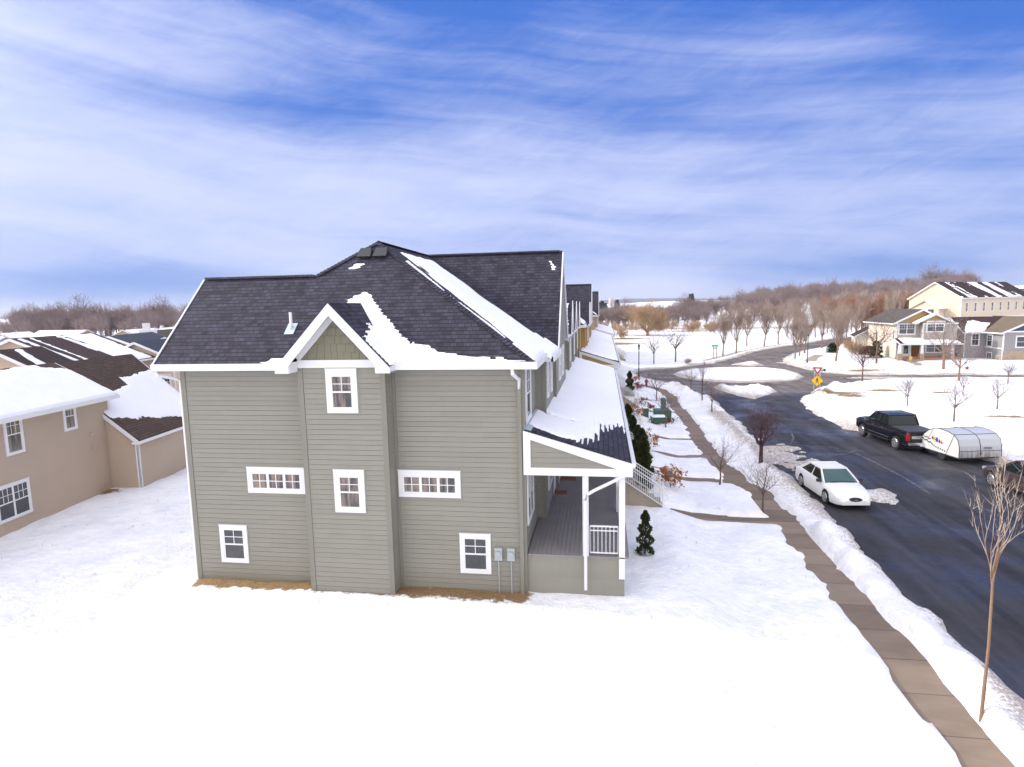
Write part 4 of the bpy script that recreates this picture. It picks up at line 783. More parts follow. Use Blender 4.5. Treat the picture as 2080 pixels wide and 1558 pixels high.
xe=-1.22; ze_=5.28; rf=MB(); rf.slab([(rx,-13.4,rz_+.03),(xe,-13.4,ze_),(xe,.62,ze_),(rx,.62,rz_+.03)],.06); rf.slab([(rx,-13.4,rz_+.03),(rx,.62,rz_+.03),(-8.2,.62,5.2),(-8.2,-13.4,5.2)],.06); ro2=rf.build('roof','shingle_brown',e)
tr=MB(); tr.box((xe,-13.4,ze_-.2),(xe+.11,.62,ze_+.015)); tr.box((xw,-13.4,ze_-.2),(xe,.6,ze_-.17)); tr.box((.12,-.05,2.62),(.22,7.1,2.76)); tr.box((-.1,-.04,-.1),(.04,.1,2.7)); tr.box((-.04,-.04,-.1),(.04,.14,2.7))
tr.bar((xw-.1,-.09,4.28),(.16,-.09,2.66),.05,.18); tr.box((-.22,-.1,2.6),(.2,-.03,2.74)); tr.bar((rx,.64,rz_-.06),(xe,.64,ze_-.1),.05,.18); tr.bar((rx,7.12,rz_-.1),(.16,7.12,2.7),.05,.18)
tr.box((xw-.06,.30,4.2),(xw+.05,.42,5.1)); tr.build('trim','white_trim',e)
dsp=MB(); dsp.tube([(xw+.05,-.06,4.3),(xw+.05,-.06,.2)],.02,5); dsp.build('downspout','siding_tan',e)
for y_,zz,hh,ww in ((-5.78,3.52,1.82,.98),(-2.45,3.92,1.45,.84)): window(e,(xw,y_,zz),(0,1,0),(1,0,0),ww,hh,.10,grid=(3,2),glass='glass_curtain')
window(e,(xw,-9.2,3.5),(0,1,0),(1,0,0),1.0,1.8,.1,grid=(3,2)); window(e,(xw,-9.2,.7),(0,1,0),(1,0,0),1.0,1.6,.1,grid=(3,2)); window(e,(xw,-6.2,.7),(0,1,0),(1,0,0),1.8,1.6,.1,lites=2,grid=(3,2))
vb=MB()
for y_,zz in ((-1.18,3.4),(-1.08,2.7),(-.55,.45)): vb=MB(); vb.box((xw+.0,y_-.09,zz-.09),(xw+.10,y_+.09,zz+.09)); vb.build('wall_vent','siding_tan',e)
l2=math.hypot(rx-xe,rz_-ze_+.03); vd2=Vector((rx-xe,0,rz_+.03-ze_))/l2
roof_snow(ro2,(xe,-13.4,ze_),(0,1,0),vd2,14.0,l2,lambda u,v: np.minimum(np.where(u>12.6,(l2*.86-v)-.4*(u-12.6),l2*.92-v),14.02-u+.0*v)+.30-.5*np.exp(-((u-5.4)/1.2)**2-((v-1.6)/.35)**2),t=.16,res=.09)
l1=math.hypot(rx-.12,rz_-2.8); vd1=Vector((rx-.12,0,rz_-2.8))/l1
roof_snow(ro1,(.12,-.05,2.8),(0,1,0),vd1,7.1,l1,lambda u,v: np.minimum(np.where(u<3.9,3.1-v+.45*u*.35,3.9-v+.1*u)+.25, v-1.9+.26*u),t=.11,res=.07)
mb=MB(); mb.lathe((0,0,0),[(.42,0),(.42,.75),(.38,.8)],8); ac=mb.build('air_conditioner','dark_metal'); wp=at(195,1004); ac.location=(wp.x,wp.y,0.1); tag(ac,'dark air conditioner with a snow cap against the tan house wall','air conditioner')
mb=MB(); mb.lathe((0,0,.8),[(.36,0),(.33,.08),(.1,.12)],8); mb.build('snow_cap','snow_roof',ac,smooth=0)
# ------------------------------------------------------------------ bare trees
def bare_tree_data(seed,h,trunk_h,r0_,spread,upness,levels,kids,crown_shape=1.0,twig_w=.02,twig_len=.7,lean=0.0,multi=1,limb_sides=5,fine=3,limb_len=.55):
    """returns (trunk MB, crown MB); branches grow as tapered tubes, the finest as slender blades"""
    r_=random.Random(seed); T=MB(); K=MB()
    def rv(): return Vector((r_.uniform(-1,1),r_.uniform(-1,1),r_.uniform(-1,1)))
    def blade(a,b_,w_):
        d=(b_-a); s_=d.cross(rv()); 
        if s_.length<1e-5: return
        s_=s_.normalized()*w_; m_=(a+b_)/2+rv()*d.length*.06; K.add([a-s_,a+s_,m_+s_*.6,m_-s_*.6,b_],[(0,1,2,3),(3,2,4)])
    def grow(p,d,L,rad,lv):
        n=4 if lv<2 else 3; pts=[p]; rr=[rad]; dd=d.copy()
        for i in range(n):
            dd=(dd+rv()*.16*(1+lv*.3)+Vector((0,0,upness*.22))).normalized(); pts.append(pts[-1]+dd*(L/n)); rr.append(rad*(1-.72*(i+1)/n))
        if lv>=levels:
            for i in range(n): blade(pts[i],pts[i+1],max(rr[i],twig_w)*.5 if i else twig_w*.6)
            for i in range(fine):
                q=pts[1+i%(n)]; e_=(dd+rv()*.8+Vector((0,0,upness*.3))).normalized(); blade(q,q+e_*twig_len*r_.uniform(.5,1.1),twig_w*.5)
            return
        (T if lv==0 else K).tube(pts,[max(x,twig_w*.5) for x in rr],limb_sides if lv<2 else 3,cap=False)
        for i in range(kids[min(lv,len(kids)-1)]):
            t=r_.uniform(.25,1.0) if lv else r_.uniform(.15,1); j=min(int(t*n),n-1); q=pts[j].lerp(pts[j+1],t*n-j)
            side=rv(); side=(side-dd*side.dot(dd)); side.normalize(); e_=(dd*(1-spread*.5)+side*spread*crown_shape+Vector((0,0,upness*.5))).normalized()
            grow(q,e_,L*r_.uniform(.5,.8),rr[j]*.62+.002,lv+1)
        grow(pts[-1],dd,L*.62,rr[-1]*.95,lv+1)
    b0=Vector((0,0,-.25)); ln=Vector((lean,0,0))
    if multi==1:
        top=Vector((lean*trunk_h,0,trunk_h)); T.tube([b0,Vector((0,0,.05)),top*.5+Vector((r_.uniform(-.05,.05),r_.uniform(-.05,.05),0)),top],[r0_*1.35,r0_*1.1,r0_*.92,r0_*.8],7,cap=False); st=top
        nl=kids[0]+2; LL=h-trunk_h
        grow(st,(Vector((lean,0,1))).normalized(),LL*limb_len,r0_*.75,0)
        for i in range(nl):
            a=2*PI*i/nl+r_.uniform(-.3,.3); e_=Vector((math.cos(a)*spread,math.sin(a)*spread,.55+upness)).normalized()
            grow(st-Vector((0,0,r_.uniform(0,trunk_h*.15))),e_,LL*limb_len*r_.uniform(.75,1.0),r0_*.5,0)
    else:
        for i in range(multi):
            a=2*PI*i/multi; e_=Vector((math.cos(a)*spread*.8,math.sin(a)*spread*.8,1)).normalized(); grow(b0+Vector((math.cos(a)*.06,math.sin(a)*.06,0)),e_,h*.5,r0_*r_.uniform(.6,1),0)
    return T,K
def tree_proto(name,seed,label,group,bark,twig,cat='tree',**k):
    T,K=bare_tree_data(seed,**k); e=empty(name,(0,0,0),0,label,cat,group); T.build('trunk',bark,e,smooth=0,uv=False); K.build('crown',twig,e,uv=False); return e
used=set()
def plant(proto,loc,rz,sc,label,group=None):
    if proto.name in used: o=copy_tree(proto)
    else: o=proto; used.add(proto.name)
    o.location=loc; o.rotation_euler=(0,0,rz); o.scale=(sc,sc,sc) if not isinstance(sc,tuple) else sc; o['label']=label
    if group: o['group']=group
    elif 'group' in o.keys(): del o['group']
    return o
ORD=['first','second','third','fourth','fifth','sixth','seventh','eighth','ninth','tenth','eleventh','twelfth','thirteenth','fourteenth','fifteenth','sixteenth','seventeenth','eighteenth','nineteenth','twentieth']
sp=[tree_proto('street_tree',40+i,'x',None,'bark_tan','twig_tan',h=9.5,trunk_h=2.3,r0_=.14,spread=.54,upness=.55,levels=3,kids=(4,4,4),twig_w=.026,twig_len=.8,lean=(.06,-.05,.0,.12)[i],limb_len=.46) for i in range(4)]
row=[((1468,723),9.3),((1495,718),9.6),((1517,704),9.8),((1552,704),10.4),((1580.6,699),10.0),((1598,683),10),((1618,692),10.5),((1634,719),9.0),((1656,687),11.0),((1669,709),9.8),((1707,700),9.3),((1741,694),9.8)]
for i,((px,py),h_) in enumerate(row):
    p=at(px,py); plant(sp[i%4],(p.x,p.y,gz(p.x,p.y)),i*1.9,h_/9.5,'bare vase shaped street tree beside the far road, %s from the left in its row'%ORD[i],'bare street trees along the far road')
st2=[((1614.6,731),7.8,'bare slim tree at the left end of the corner lawn across the circle'),((1624,725),6.6,'bare slim tree just right of the corner lawn end tree, before the far road'),((1697.5,736),9.2,'bare tree beside the narrow evergreen on the corner lawn')]
for i,((px,py),h_,lb) in enumerate(st2):
    p=at(px,py); plant(sp[(i+1)%4],(p.x,p.y,gz(p.x,p.y)),i*2.3+1,h_/9.5*1.0,lb)
yt=[tree_proto('young_tree',60+i,'x',None,'bark','twig_red' if i==0 else 'twig_grey',h=4.2,trunk_h=1.5,r0_=.075,spread=.85,upness=.38,levels=2,kids=(4,4),twig_w=.014,twig_len=.5,limb_len=.62,fine=3) for i in range(3)]
big=tree_proto('bare_tree',71,'x',None,'bark_tan','twig_grey',h=8,trunk_h=2.2,r0_=.16,spread=.8,upness=.2,levels=3,kids=(3,4,4),twig_w=.02,twig_len=.5,limb_len=.5,fine=2)
p=at(1916,752.6); plant(big,(p.x,p.y,gz(p.x,p.y)),.4,1.03,'spreading bare tree on the lawn in front of the grey porch house')
p=at(1947,776); plant(big,(p.x,p.y,gz(p.x,p.y)),2.4,.72,'small spreading bare tree by the side street, left of the red star stake')
def ht(base,top):
    b=at(*base); d=math.hypot(b.x,b.y); q=fw+rt*((top[0]-1040)/FPX)-up*((top[1]-779)/FPX); return H+q.z*d/math.hypot(q.x,q.y)
yl=[((1780,741),(1779,640),0,'reddish bare tree beside the sunlit cream left wall of the grey porch house'),((1751,780),(1754,692),0,'bare dark tree by the side street mouth, left of the grey porch house'),((1328,741),(1325,676),0,'young tree with reddish twigs left of its neighbour on the snowfield'),((1372,737),(1372,655),0,'taller young tree with reddish twigs on the snowfield, right of its neighbour'),
 ((1842.5,828),(1842,765),1,'young bare tree on the lawn above the black pickup, the nearer of two'),((1839,811),(1838,770),2,'thin bare tree just behind the one above the black pickup'),((1937,860),(1935,770),1,'bare young tree with forked crown on the lawn right of the black pickup'),
 ((1956,806),(1958,757),2,'thin bare sapling in the middle of the right lawn'),((2025,834.5),(2028,762),1,'young bare tree on the lawn near the right edge of the view'),((2047,782),(2048,728),0,'small bare tree with reddish buds beside the side street at far right'),
 ((1462,990),(1462,893),2,'thin bare sapling with crossed twigs beside the sidewalk'),((1352,872),(1350,795),2,'thin bare sapling right of the green utility boxes'),((1334,817),(1330,752),2,'leaning bare sapling near the fire hydrant'),
 ((1446,843),(1447,776),2,'straight bare sapling in the kerb strip, nearest of three'),((1403,800),(1400,752),2,'thin straight sapling in the kerb strip, farthest of three')]
for i,(b,t,k,lb) in enumerate(yl):
    p=at(*b); h_=ht(b,t); plant(yt[k],(p.x,p.y,gz(p.x,p.y)),i*1.3,(h_/4.2,h_/4.2,h_/4.2),lb)
p=at(1549,1040); h_=ht((1549,1040),(1543,925)); plant(yt[1],(p.x,p.y,gz(p.x,p.y)),.9,(h_/4.2*1.05,h_/4.2*1.05,h_/4.2),'bare young tree on the snow bank between the sidewalk and the white car')
# the reddish tree in the kerb strip
rt_=tree_proto('ornamental_tree',83,'dense dark red twigged tree on the kerb strip above the white car','tree' and None,'bark_dark','twig_red',h=3.7,trunk_h=1.15,r0_=.13,spread=.85,upness=.35,levels=3,kids=(3,4,3),twig_w=.012,twig_len=.28,limb_len=.54,fine=3)
p=at(1545,950); rt_.location=(p.x,p.y,gz(p.x,p.y)); s_=ht((1545,950),(1548,826))/3.7; rt_.scale=(s_*.95,s_*.95,s_)
# sapling that keeps a few brown leaves
def leaf_cloud(mb,pts,n,sz,r_,spread_):
    for _ in range(n):
        q=r_.choice(pts)+Vector((r_.gauss(0,1),r_.gauss(0,1),r_.gauss(0,1)))*spread_; a=Vector((r_.uniform(-1,1),r_.uniform(-1,1),r_.uniform(-1,1))).normalized(); b_=a.cross(Vector((r_.uniform(-1,1),r_.uniform(-1,1),r_.uniform(-1,1)))).normalized(); s_=sz*r_.uniform(.6,1.3)
        mb.add([q-a*s_,q+b_*s_*.6,q+a*s_,q-b_*s_*.6],[(0,1,2,3)])
p=at(1426,822); h_=ht((1426,822),(1428,742)); e=tree_proto('leafy_sapling',90,'kerb strip sapling that still holds brown leaves','tree' and None,'bark_dark','twig_grey',h=h_,trunk_h=1.8,r0_=.055,spread=.35,upness=.9,levels=2,kids=(2,3),twig_w=.012,twig_len=.4,limb_len=.5)
e.location=(p.x,p.y,gz(p.x,p.y)); r_=random.Random(3); mb=MB(); leaf_cloud(mb,[Vector((r_.uniform(-.1,.75),r_.uniform(-.3,.3),r_.uniform(1.6,h_))) for _ in range(40)],60,.06,r_,.05); mb.build('leaves','leaf_red',e,uv=False)
# willow, thorn bushes and grove on the far side of the field
wl_=tree_proto('willow',101,'broad golden twigged willow standing at the edge of the snowfield',None,'bark_tan','twig_gold',h=11,trunk_h=.9,r0_=.4,spread=.95,upness=.32,levels=3,kids=(5,6,6),twig_w=.04,twig_len=1.3,limb_len=.46,fine=5,multi=1)
p=at(1315,684); wl_.location=(p.x,p.y,gz(p.x,p.y)); wl_.scale=(1.12,1.12,ht((1315,684),(1322,611))/10.6)
bs=tree_proto('bush',111,'x',None,'bark_dark','twig_gold',cat='bush',h=3,trunk_h=.2,r0_=.06,spread=.9,upness=.3,levels=2,kids=(5,6),twig_w=.04,twig_len=.6,limb_len=.5,fine=4)
for i,(px,py,s_,lb) in enumerate(((1406,678,1.5,'tan thorn bush on the snowfield right of the willow'),(1340,676,1.0,'low brown bush just right of the willow foot'),(1262,690,1.3,'brown bush on the snowfield nearest the row house roofs'),(1444,678,1.3,'brown bush in front of the left end of the street tree row'),(1725,712,.8,'tangled tan bush left of the sunlit cream wall of the porch house'),(1737,722,.9,'rounded tan bush on the corner lawn'),(1397,742,.35,'tiny dark bush on the kerb behind the traffic circle'))):
    p=at(px,py); plant(bs,(p.x,p.y,gz(p.x,p.y)),i,s_,lb)
gt_=[tree_proto('grove_tree',120+i,'x',None,'bark','twig_orange' if i<2 else 'twig_pale',h=12,trunk_h=1.5,r0_=.14,spread=.3,upness=.9,levels=3,kids=(4,4,4),twig_w=.045,twig_len=1.2,limb_len=.42) for i in range(3)]
r_=random.Random(11); gi=0
for i in range(26):
    px=1668+i*8.1+r_.uniform(-3,3); dd=r_.uniform(165,215); d=fw+rt*((px-1040)/FPX); d.z=0; d.normalize(); q=d*dd; z_=bz(q.x,q.y); k=2 if i in (4,9,13,17) else i%2
    plant(gt_[k],(q.x,q.y,z_-.3),r_.uniform(0,6),r_.uniform(.8,1.12)*(1.1 if k==2 else 1),('pale tall bare tree, %s of the pale ones from the left in the orange grove'%ORD[(4,9,13,17).index(i)]) if k==2 else 'orange brown bare tree in the grove left of the cream row house','bare trees of the orange grove')
# far woods, one mass each
wp=[]
for i in range(5):
    T,K=bare_tree_data(200+i,h=15,trunk_h=3.5,r0_=.28,spread=.62,upness=.45,levels=2,kids=(4,5),twig_w=.085,twig_len=2.3,limb_len=.5,fine=5,limb_sides=3)
    v=np.array(T.v+K.v); f=[tuple(x) for x in T.f]+[tuple(len(T.v)+j for j in x) for x in K.f]; wp.append((v,f))
def woods(name,label,spots,mt):
    V=[];F=[];off=0; r_=random.Random(len(spots))
    for (x,y,s_,) in spots:
        v,f=wp[r_.randrange(5)]; a=r_.uniform(0,6.28); c_,s2=math.cos(a),math.sin(a); w_=s_*r_.uniform(.85,1.15)
        q=np.stack([(v[:,0]*c_-v[:,1]*s2)*w_+x,(v[:,0]*s2+v[:,1]*c_)*w_+y,v[:,2]*s_+bz(x,y)-.3],1); V.append(q); F+= [tuple(off+j for j in x_) for x_ in f]; off+=len(v)
    me=bpy.data.meshes.new(name); me.from_pydata(np.concatenate(V).tolist(),[],F); me.materials.append(M[mt]); o=bpy.data.objects.new(name,me); COL.objects.link(o); return tag(o,label,kind='stuff')
def band(x0,x1,d0,d1,n,s0,s1,seed,jit=0):
    r_=random.Random(seed); out=[]
    for i in range(n):
        px=r_.uniform(x0,x1); dd=d0+(d1-d0)*r_.random()**.8; d=fw+rt*((px-1040)/FPX); d.z=0; d.normalize(); q=d*dd; out.append((q.x,q.y,r_.uniform(s0,s1)))
    return out
woods('woods','purple brown winter woods behind the houses at far left',band(45,420,300,355,60,.70,.84,1)+band(45,420,305,365,42,.84,1.06,21)+band(60,420,270,300,16,.55,.75,2),'twig_purple')
woods('woods','grey brown woods beyond the snowfield and up the right hill',band(1215,1440,235,330,130,.42,.66,3)+band(1390,1560,260,420,55,.5,.75,14)+band(1500,1960,270,420,150,.6,.92,4)+band(1530,1960,430,560,150,.7,1.0,5),'twig_grey')
woods('scrub','tan thickets along the far edge of the snowfield',band(1212,1520,205,245,70,.13,.26,16),'twig_gold')
woods('scrub','low dark scrub at the foot of the far left fields',band(-60,260,330,420,110,.35,.6,6),'twig_purple')
ft=tree_proto('oak_tree',131,'x',None,'bark_dark','twig_grey',h=17,trunk_h=4,r0_=.35,spread=.85,upness=.25,levels=3,kids=(4,5,5),twig_w=.08,twig_len=1.6,limb_len=.5,fine=3)
for i,(px,dd,s_,lb) in enumerate(((88,300,.85,'large spreading oak at the left end of the far woods'),(62,310,.72,'smaller spreading oak left of the large oak'),(168,330,1.12,'tall oak rising above the left woods'),(333,330,1.08,'oak rising above the woods beside the green house roof'),(1888,520,1.25,'spreading oak on the hilltop, left of its neighbour'),(1952,500,1.0,'rounded oak on the hilltop above the cream row house'),(1918,510,.95,'dark oak on the hilltop just left of the cream row house ridge'),(1265,300,.75,'bare dark oak left behind the willow'),(1385,310,.8,'bare dark oak right behind the willow'),(1500,330,.85,'dark oak among the woods above the left end of the street trees'),(1690,360,1.0,'dark oak among the woods above the far road'),(1600,340,.95,'dark oak in the middle of the far woods'))):
    d=fw+rt*((px-1040)/FPX); d.z=0; d.normalize(); q=d*dd; plant(ft,(q.x,q.y,bz(q.x,q.y)-.3),i*1.1,s_,lb,'spreading oaks of the far woods')
# evergreens
def evergreen(name,loc,h_,rad,label,mt='evergreen',group=None,seed=1,n=900,leaf=.09,fat=.75):
    e=empty(name,loc,0,label,'shrub' if h_<3.2 else 'evergreen tree',group); t=MB(); t.tube([(0,0,-.2),(0,0,h_*.85)],[rad*.12,.02],6); t.build('trunk','bark_dark',e); r_=random.Random(seed); mb=MB()
    for i in range(n):
        z_=r_.random(); rr=rad*min(1,(1-z_)**fat*1.25)*(.75+.35*math.sin(z_*23+r_.random()))*r_.uniform(.55,1.05)**.5; a=r_.uniform(0,2*PI); p=Vector((math.cos(a)*rr,math.sin(a)*rr,.05+z_*h_*.97)); o_=Vector((math.cos(a),math.sin(a),r_.uniform(.2,1.6))).normalized(); s_=o_.cross(Vector((r_.uniform(-1,1),r_.uniform(-1,1),r_.uniform(-1,1)))).normalized(); l=leaf*r_.uniform(.6,1.5)
        mb.add([p-s_*l*.6,p+s_*l*.6,p+s_*l*.3+o_*l*1.5,p-s_*l*.3+o_*l*1.5],[(0,1,2,3)])
    mb.build('foliage',mt,e,uv=False); return e
hs=[evergreen('arborvitae',(0,0,0),2.6,.44,'x',seed=5+i,n=2600,leaf=.06,fat=.55) for i in range(3)]
hp=[(1.5,21.4,.62,'small dark arborvitae beside the near corner of the green house porch'),(1.95,29.4,1.0,'tall dark arborvitae just past the near porch stair'),(1.95,30.9,1.03,'tall dark arborvitae, second past the near porch stair'),(1.85,32.4,.98,'dark arborvitae just before the second porch stair'),(1.75,36.2,.92,'dark arborvitae between the second and third porch stairs'),(1.7,40.2,.9,'dark arborvitae just past the third porch stair'),(1.65,41.6,.85,'dark arborvitae just before the fourth porch stair'),(2.6,60,.95,'dark evergreen at the corner of the mustard row house porch')]
for i,(x,y,s_,lb) in enumerate(hp): plant(hs[i%3],(x,y,gz(x,y)),i*2.1,s_,lb,'arborvitae along the row house porches')
p=at(1691,718); e=evergreen('narrow_evergreen',(p.x,p.y,gz(p.x,p.y)),ht((1691,718),(1691,700)),.75,'narrow dark evergreen on the corner lawn across the circle',seed=9,n=700,leaf=.16,fat=.4)
p=at(1779,728); evergreen('narrow_evergreen',(p.x,p.y,gz(p.x,p.y)),2.6,.8,'evergreen shrub against the sunlit cream left wall of the porch house',seed=10,n=600,leaf=.16,fat=.5)
p=at(1764,722); evergreen('low_evergreen',(p.x,p.y,gz(p.x,p.y)),1.3,1.5,'low spreading brown evergreen by the sunlit cream wall of the porch house','hedge_brown',seed=12,n=800,leaf=.16,fat=.4)
p=at(1905,730); evergreen('low_evergreen',(p.x,p.y,gz(p.x,p.y)),.6,.8,'small dark bush under the ground floor window of the porch house',seed=13,n=250,leaf=.14,fat=.4)
# shrubs with leftover autumn leaves beside the porches
def autumn_shrub(name,px,py,h_,rad,mt,label,nl,seed):
    p=at(px,py); e=empty(name,(p.x,p.y,gz(p.x,p.y)),0,label,'shrub','autumn coloured shrubs in front of the porches'); T,K=bare_tree_data(seed,h=h_,trunk_h=.12,r0_=.02,spread=.7,upness=.5,levels=1,kids=(4,),twig_w=.008,twig_len=h_*.3,limb_len=.5,fine=3); T.v+=[]; T.build('stems','bark_dark',e,uv=False); K.build('twigs','bark_dark',e,uv=False)
    r_=random.Random(seed); pts=[]
    for _ in range(45): a=r_.uniform(0,6.3); q=rad*r_.random()**.5; pts.append(Vector((math.cos(a)*q,math.sin(a)*q,h_*r_.uniform(.25,1.0)*(1-.3*q/rad))))
    mb=MB(); leaf_cloud(mb,pts,int(nl*1.5),.062,r_,.07); mb.build('leaves',mt,e,uv=False)
autumn_shrub('autumn_shrub',1362,1008,1.25,.75,'leaf_orange','nearest orange leaved shrub beside the sidewalk path',420,301)
autumn_shrub('autumn_shrub',1316,928,1.4,.65,'leaf_orange','tall orange leaved shrub past the near arborvitae',360,302)
autumn_shrub('autumn_shrub',1290,868,1.4,.6,'leaf_orange','orange leaved shrub left of the green utility boxes',330,303)
autumn_shrub('autumn_shrub',1293,797,1.0,.7,'leaf_red','rust red shrub below the green lamp post',420,304)
autumn_shrub('autumn_shrub',1291,779,.8,.5,'leaf_orange','small rust shrub at the foot of the lamp post',200,305)
autumn_shrub('autumn_shrub',1303,831,.8,.7,'leaf_red','low rust red shrub behind the small green box',260,306)
autumn_shrub('autumn_shrub',1321,833,.5,.4,'leaf_red','tiny purple red shrub left of the tall green pedestal',130,307)
autumn_shrub('autumn_shrub',1368,862,.55,.7,'leaf_red','thin dark shrub between the green boxes and the sidewalk',70,308)
autumn_shrub('autumn_shrub',1338,863,.3,.9,'leaf_red','low rusty ground shrub in front of the green boxes',160,309)
# ------------------------------------------------------------------ houses across the street
def face_house(px,py): return at(px,py)
A=at(1826,733.5); B=at(1938,733); ang=math.atan2(B.y-A.y,B.x-A.x)
def wall_frame(a,b): d=(b-a); return math.atan2(d.y,d.x)
# grey porch house: local x runs along its front, y goes away from the street
PH=empty('porch_house',(A.x,A.y,bz(A.x,A.y)),ang,'grey two storey house with brown gables and a snowy front porch','house')
F1=7.9
def hx(px,py,y=2.0):   # pixel -> local (x,z) on plane y in the house frame
    d=fw+rt*((px-1040)/FPX)-up*((py-779)/FPX); n=Vector((-math.sin(ang),math.cos(ang),0)); t=((A-Vector((0,0,H))).dot(n)+y)/d.dot(n); q=Vector((0,0,H))+d*t-A; return (q.x*math.cos(ang)+q.y*math.sin(ang),q.z)
wl=MB(); fr=2.0; x0,x1,x2=hx(1820,700,fr)[0],hx(1867,680,fr)[0],hx(1936,680,fr-.0)[0]
wl.siding((x0,fr,0),(1,0,0),(0,-1,0),x1-x0,.5,5.65,.2); wl.siding((x1,fr-1.1,0),(1,0,0),(0,-1,0),x2-x1,2.6,5.65,.2); wl.siding((x1,fr-1.1,0),(0,1,0),(-1,0,0),1.1,2.6,5.65,.2); wl.siding((x1,fr-.02,0),(1,0,0),(0,-1,0),x2-x1,.5,2.8,.2)
wl.box((x0+.01,fr+.01,-1),(x2-.01,13,5.65)); wl.box((x1+.01,fr-1.09,2.6),(x2-.01,fr+.1,5.65)); wl.build('wall','siding_greybrown',PH)
wl=MB(); wl.siding((x0,fr,0),(0,1,0),(-1,0,0),11,.3,5.65,.2); wl.prism([(fr,5.6),(13,5.6),(13,5.7),(fr,5.7)],x0,x0+.02,axis='x'); wl.build('lit_side_wall','siding_pale',PH)  # left wall painted paler than the front, its sunlight put into the colour
cx1,pk1=hx(1876,628,fr-.5); el_,ez=hx(1815,654,fr-.5); cx2,pk2=hx(1902,637,fr-1.6); er_,ez2=hx(1943,654.5,fr-1.6); elz=hx(1859,655,fr-1.6)[0]
ez=5.75; rf=MB(); k1=(pk1-ez)/(cx1-el_); wr=cx1+(cx1-el_)
rf.slab([(cx1,fr-.5,pk1),(cx1,13.4,pk1),(el_,13.4,ez),(el_,fr-.5,ez)],.07); rf.slab([(cx1,fr-.5,pk1),(cx1,13.4,pk1),(wr,13.4,ez),(wr,fr-.5,ez)],.07); ro=rf.build('roof','shingle_grey',PH)
rf=MB(); k2=(pk2-ez)/(er_-cx2)
for sx in (-1,1): rf.slab([(cx2,fr-1.6,pk2),(cx2,7,pk2),(cx2+sx*(er_-cx2),7,ez),(cx2+sx*(er_-cx2),fr-1.6,ez)],.07)
ro2=rf.build('roof','shingle_grey',PH)
l_=math.hypot(er_-cx2,pk2-ez); roof_snow(ro2,(cx2-(er_-cx2),fr-1.6,ez),(0,1,0),Vector((er_-cx2,0,pk2-ez))/l_,3,l_,lambda u,v: np.minimum(u-.1,1.5-u),res=.2,t=.12)
gb=MB(); gb.prism([(el_+.45,ez+.12),(wr-.45,ez+.12),(cx1,pk1-.15)],fr-.03,fr+.05); gb.prism([(cx2-(er_-cx2)+.5,ez+.12),(er_-.5,ez+.12),(cx2,pk2-.15)],fr-1.13,fr-1.05); gb.build('gable_panel','siding_mustard',PH)
tr=MB()
for c_,z_,e0,y_ in ((cx1,pk1,cx1-el_,fr-.52),(cx2,pk2,er_-cx2,fr-1.62)):
    for sx in (-1,1): tr.bar((c_,y_,z_-.1),(c_+sx*e0,y_,ez-.1),.06,.24)
tr.box((x0-.2,fr-.06,5.55),(x1,fr,5.78)); tr.box((x1-.1,fr-1.17,5.55),(x2+.1,fr-1.1,5.78)); tr.box((el_-.08,fr-.5,5.55),(el_,13.4,5.74)); tr.box((x1-.02,fr-1.16,2.6),(x1+.14,fr-1.09,5.6)); tr.box((x0-.04,fr-.06,.4),(x0+.1,fr+.02,5.6)); tr.box((x1-.04,fr-1.13,2.6),(x1,fr-1.0,5.6)); tr.build('trim','white_trim',PH)
wx,wz=hx(1842.5,680,fr); window(PH,(hx(1842,668,fr)[0],fr,hx(1842,680,fr)[1]),(1,0,0),(0,-1,0),2.5,1.85,.16,lites=2,grid=(3,2)); window(PH,(hx(1900,668,fr-1.1)[0],fr-1.1,hx(1900,675,fr-1.1)[1]),(1,0,0),(0,-1,0),2.6,1.75,.16,lites=2,grid=(3,2))
window(PH,(hx(1898,705,fr)[0],fr-.02,1.05),(1,0,0),(0,-1,0),2.7,1.75,.16,lites=2,grid=(1,1)); window(PH,(x0,fr+.9,3.1),(0,1,0),(-1,0,0),.7,1.7,.12); window(PH,(x0,fr+5,.9),(0,1,0),(-1,0,0),.9,1.7,.12)
dr_=MB(); dx0=hx(1831,715,fr)[0]; dr_.box((dx0,fr-.08,.55),(dx0+1.15,fr-.02,2.65)); dr_.box((dx0-.12,fr-.1,.5),(dx0,fr-.02,2.75)); dr_.box((dx0+1.15,fr-.1,.5),(dx0+1.27,fr-.02,2.75)); dd=dr_.build('door','white_trim',PH)
g=MB(); g.box((dx0+.25,fr-.1,1.0),(dx0+.9,fr-.07,2.4)); g.build('pane','glass',dd); g=MB(); g.lathe((dx0+.57,fr-.14,1.95),[(.20,0),(.28,.02),(.28,.05),(.2,.07)],14,'y'); g.build('wreath','evergreen',dd)
dr_=MB(); dr_.box((dx0+1.4,fr-.05,.55),(dx0+2.9,fr-.02,2.75)); dr_.build('alcove_panel','hedge_brown',PH)
pr=MB(); xa,xb_=x0-.35,x2+.45; pr.slab([(xa,fr+.0,3.42),(xb_,fr+.0,3.42),(xb_,-.35,2.72),(xa,-.35,2.72)],.06); pro=pr.build('porch_roof','shingle_dark_brown',PH)
l_=math.hypot(fr+.35,.7); roof_snow(pro,(xa,-.35,2.72),(1,0,0),(0,(fr+.35)/l_,.7/l_),xb_-xa,l_,lambda u,v: np.minimum(np.minimum(u-.55,xb_-xa-.3-u),9)-.8*np.exp(-((u-5.1)/.6)**2-((v-2.4)/.35)**2),res=.12,t=.16)
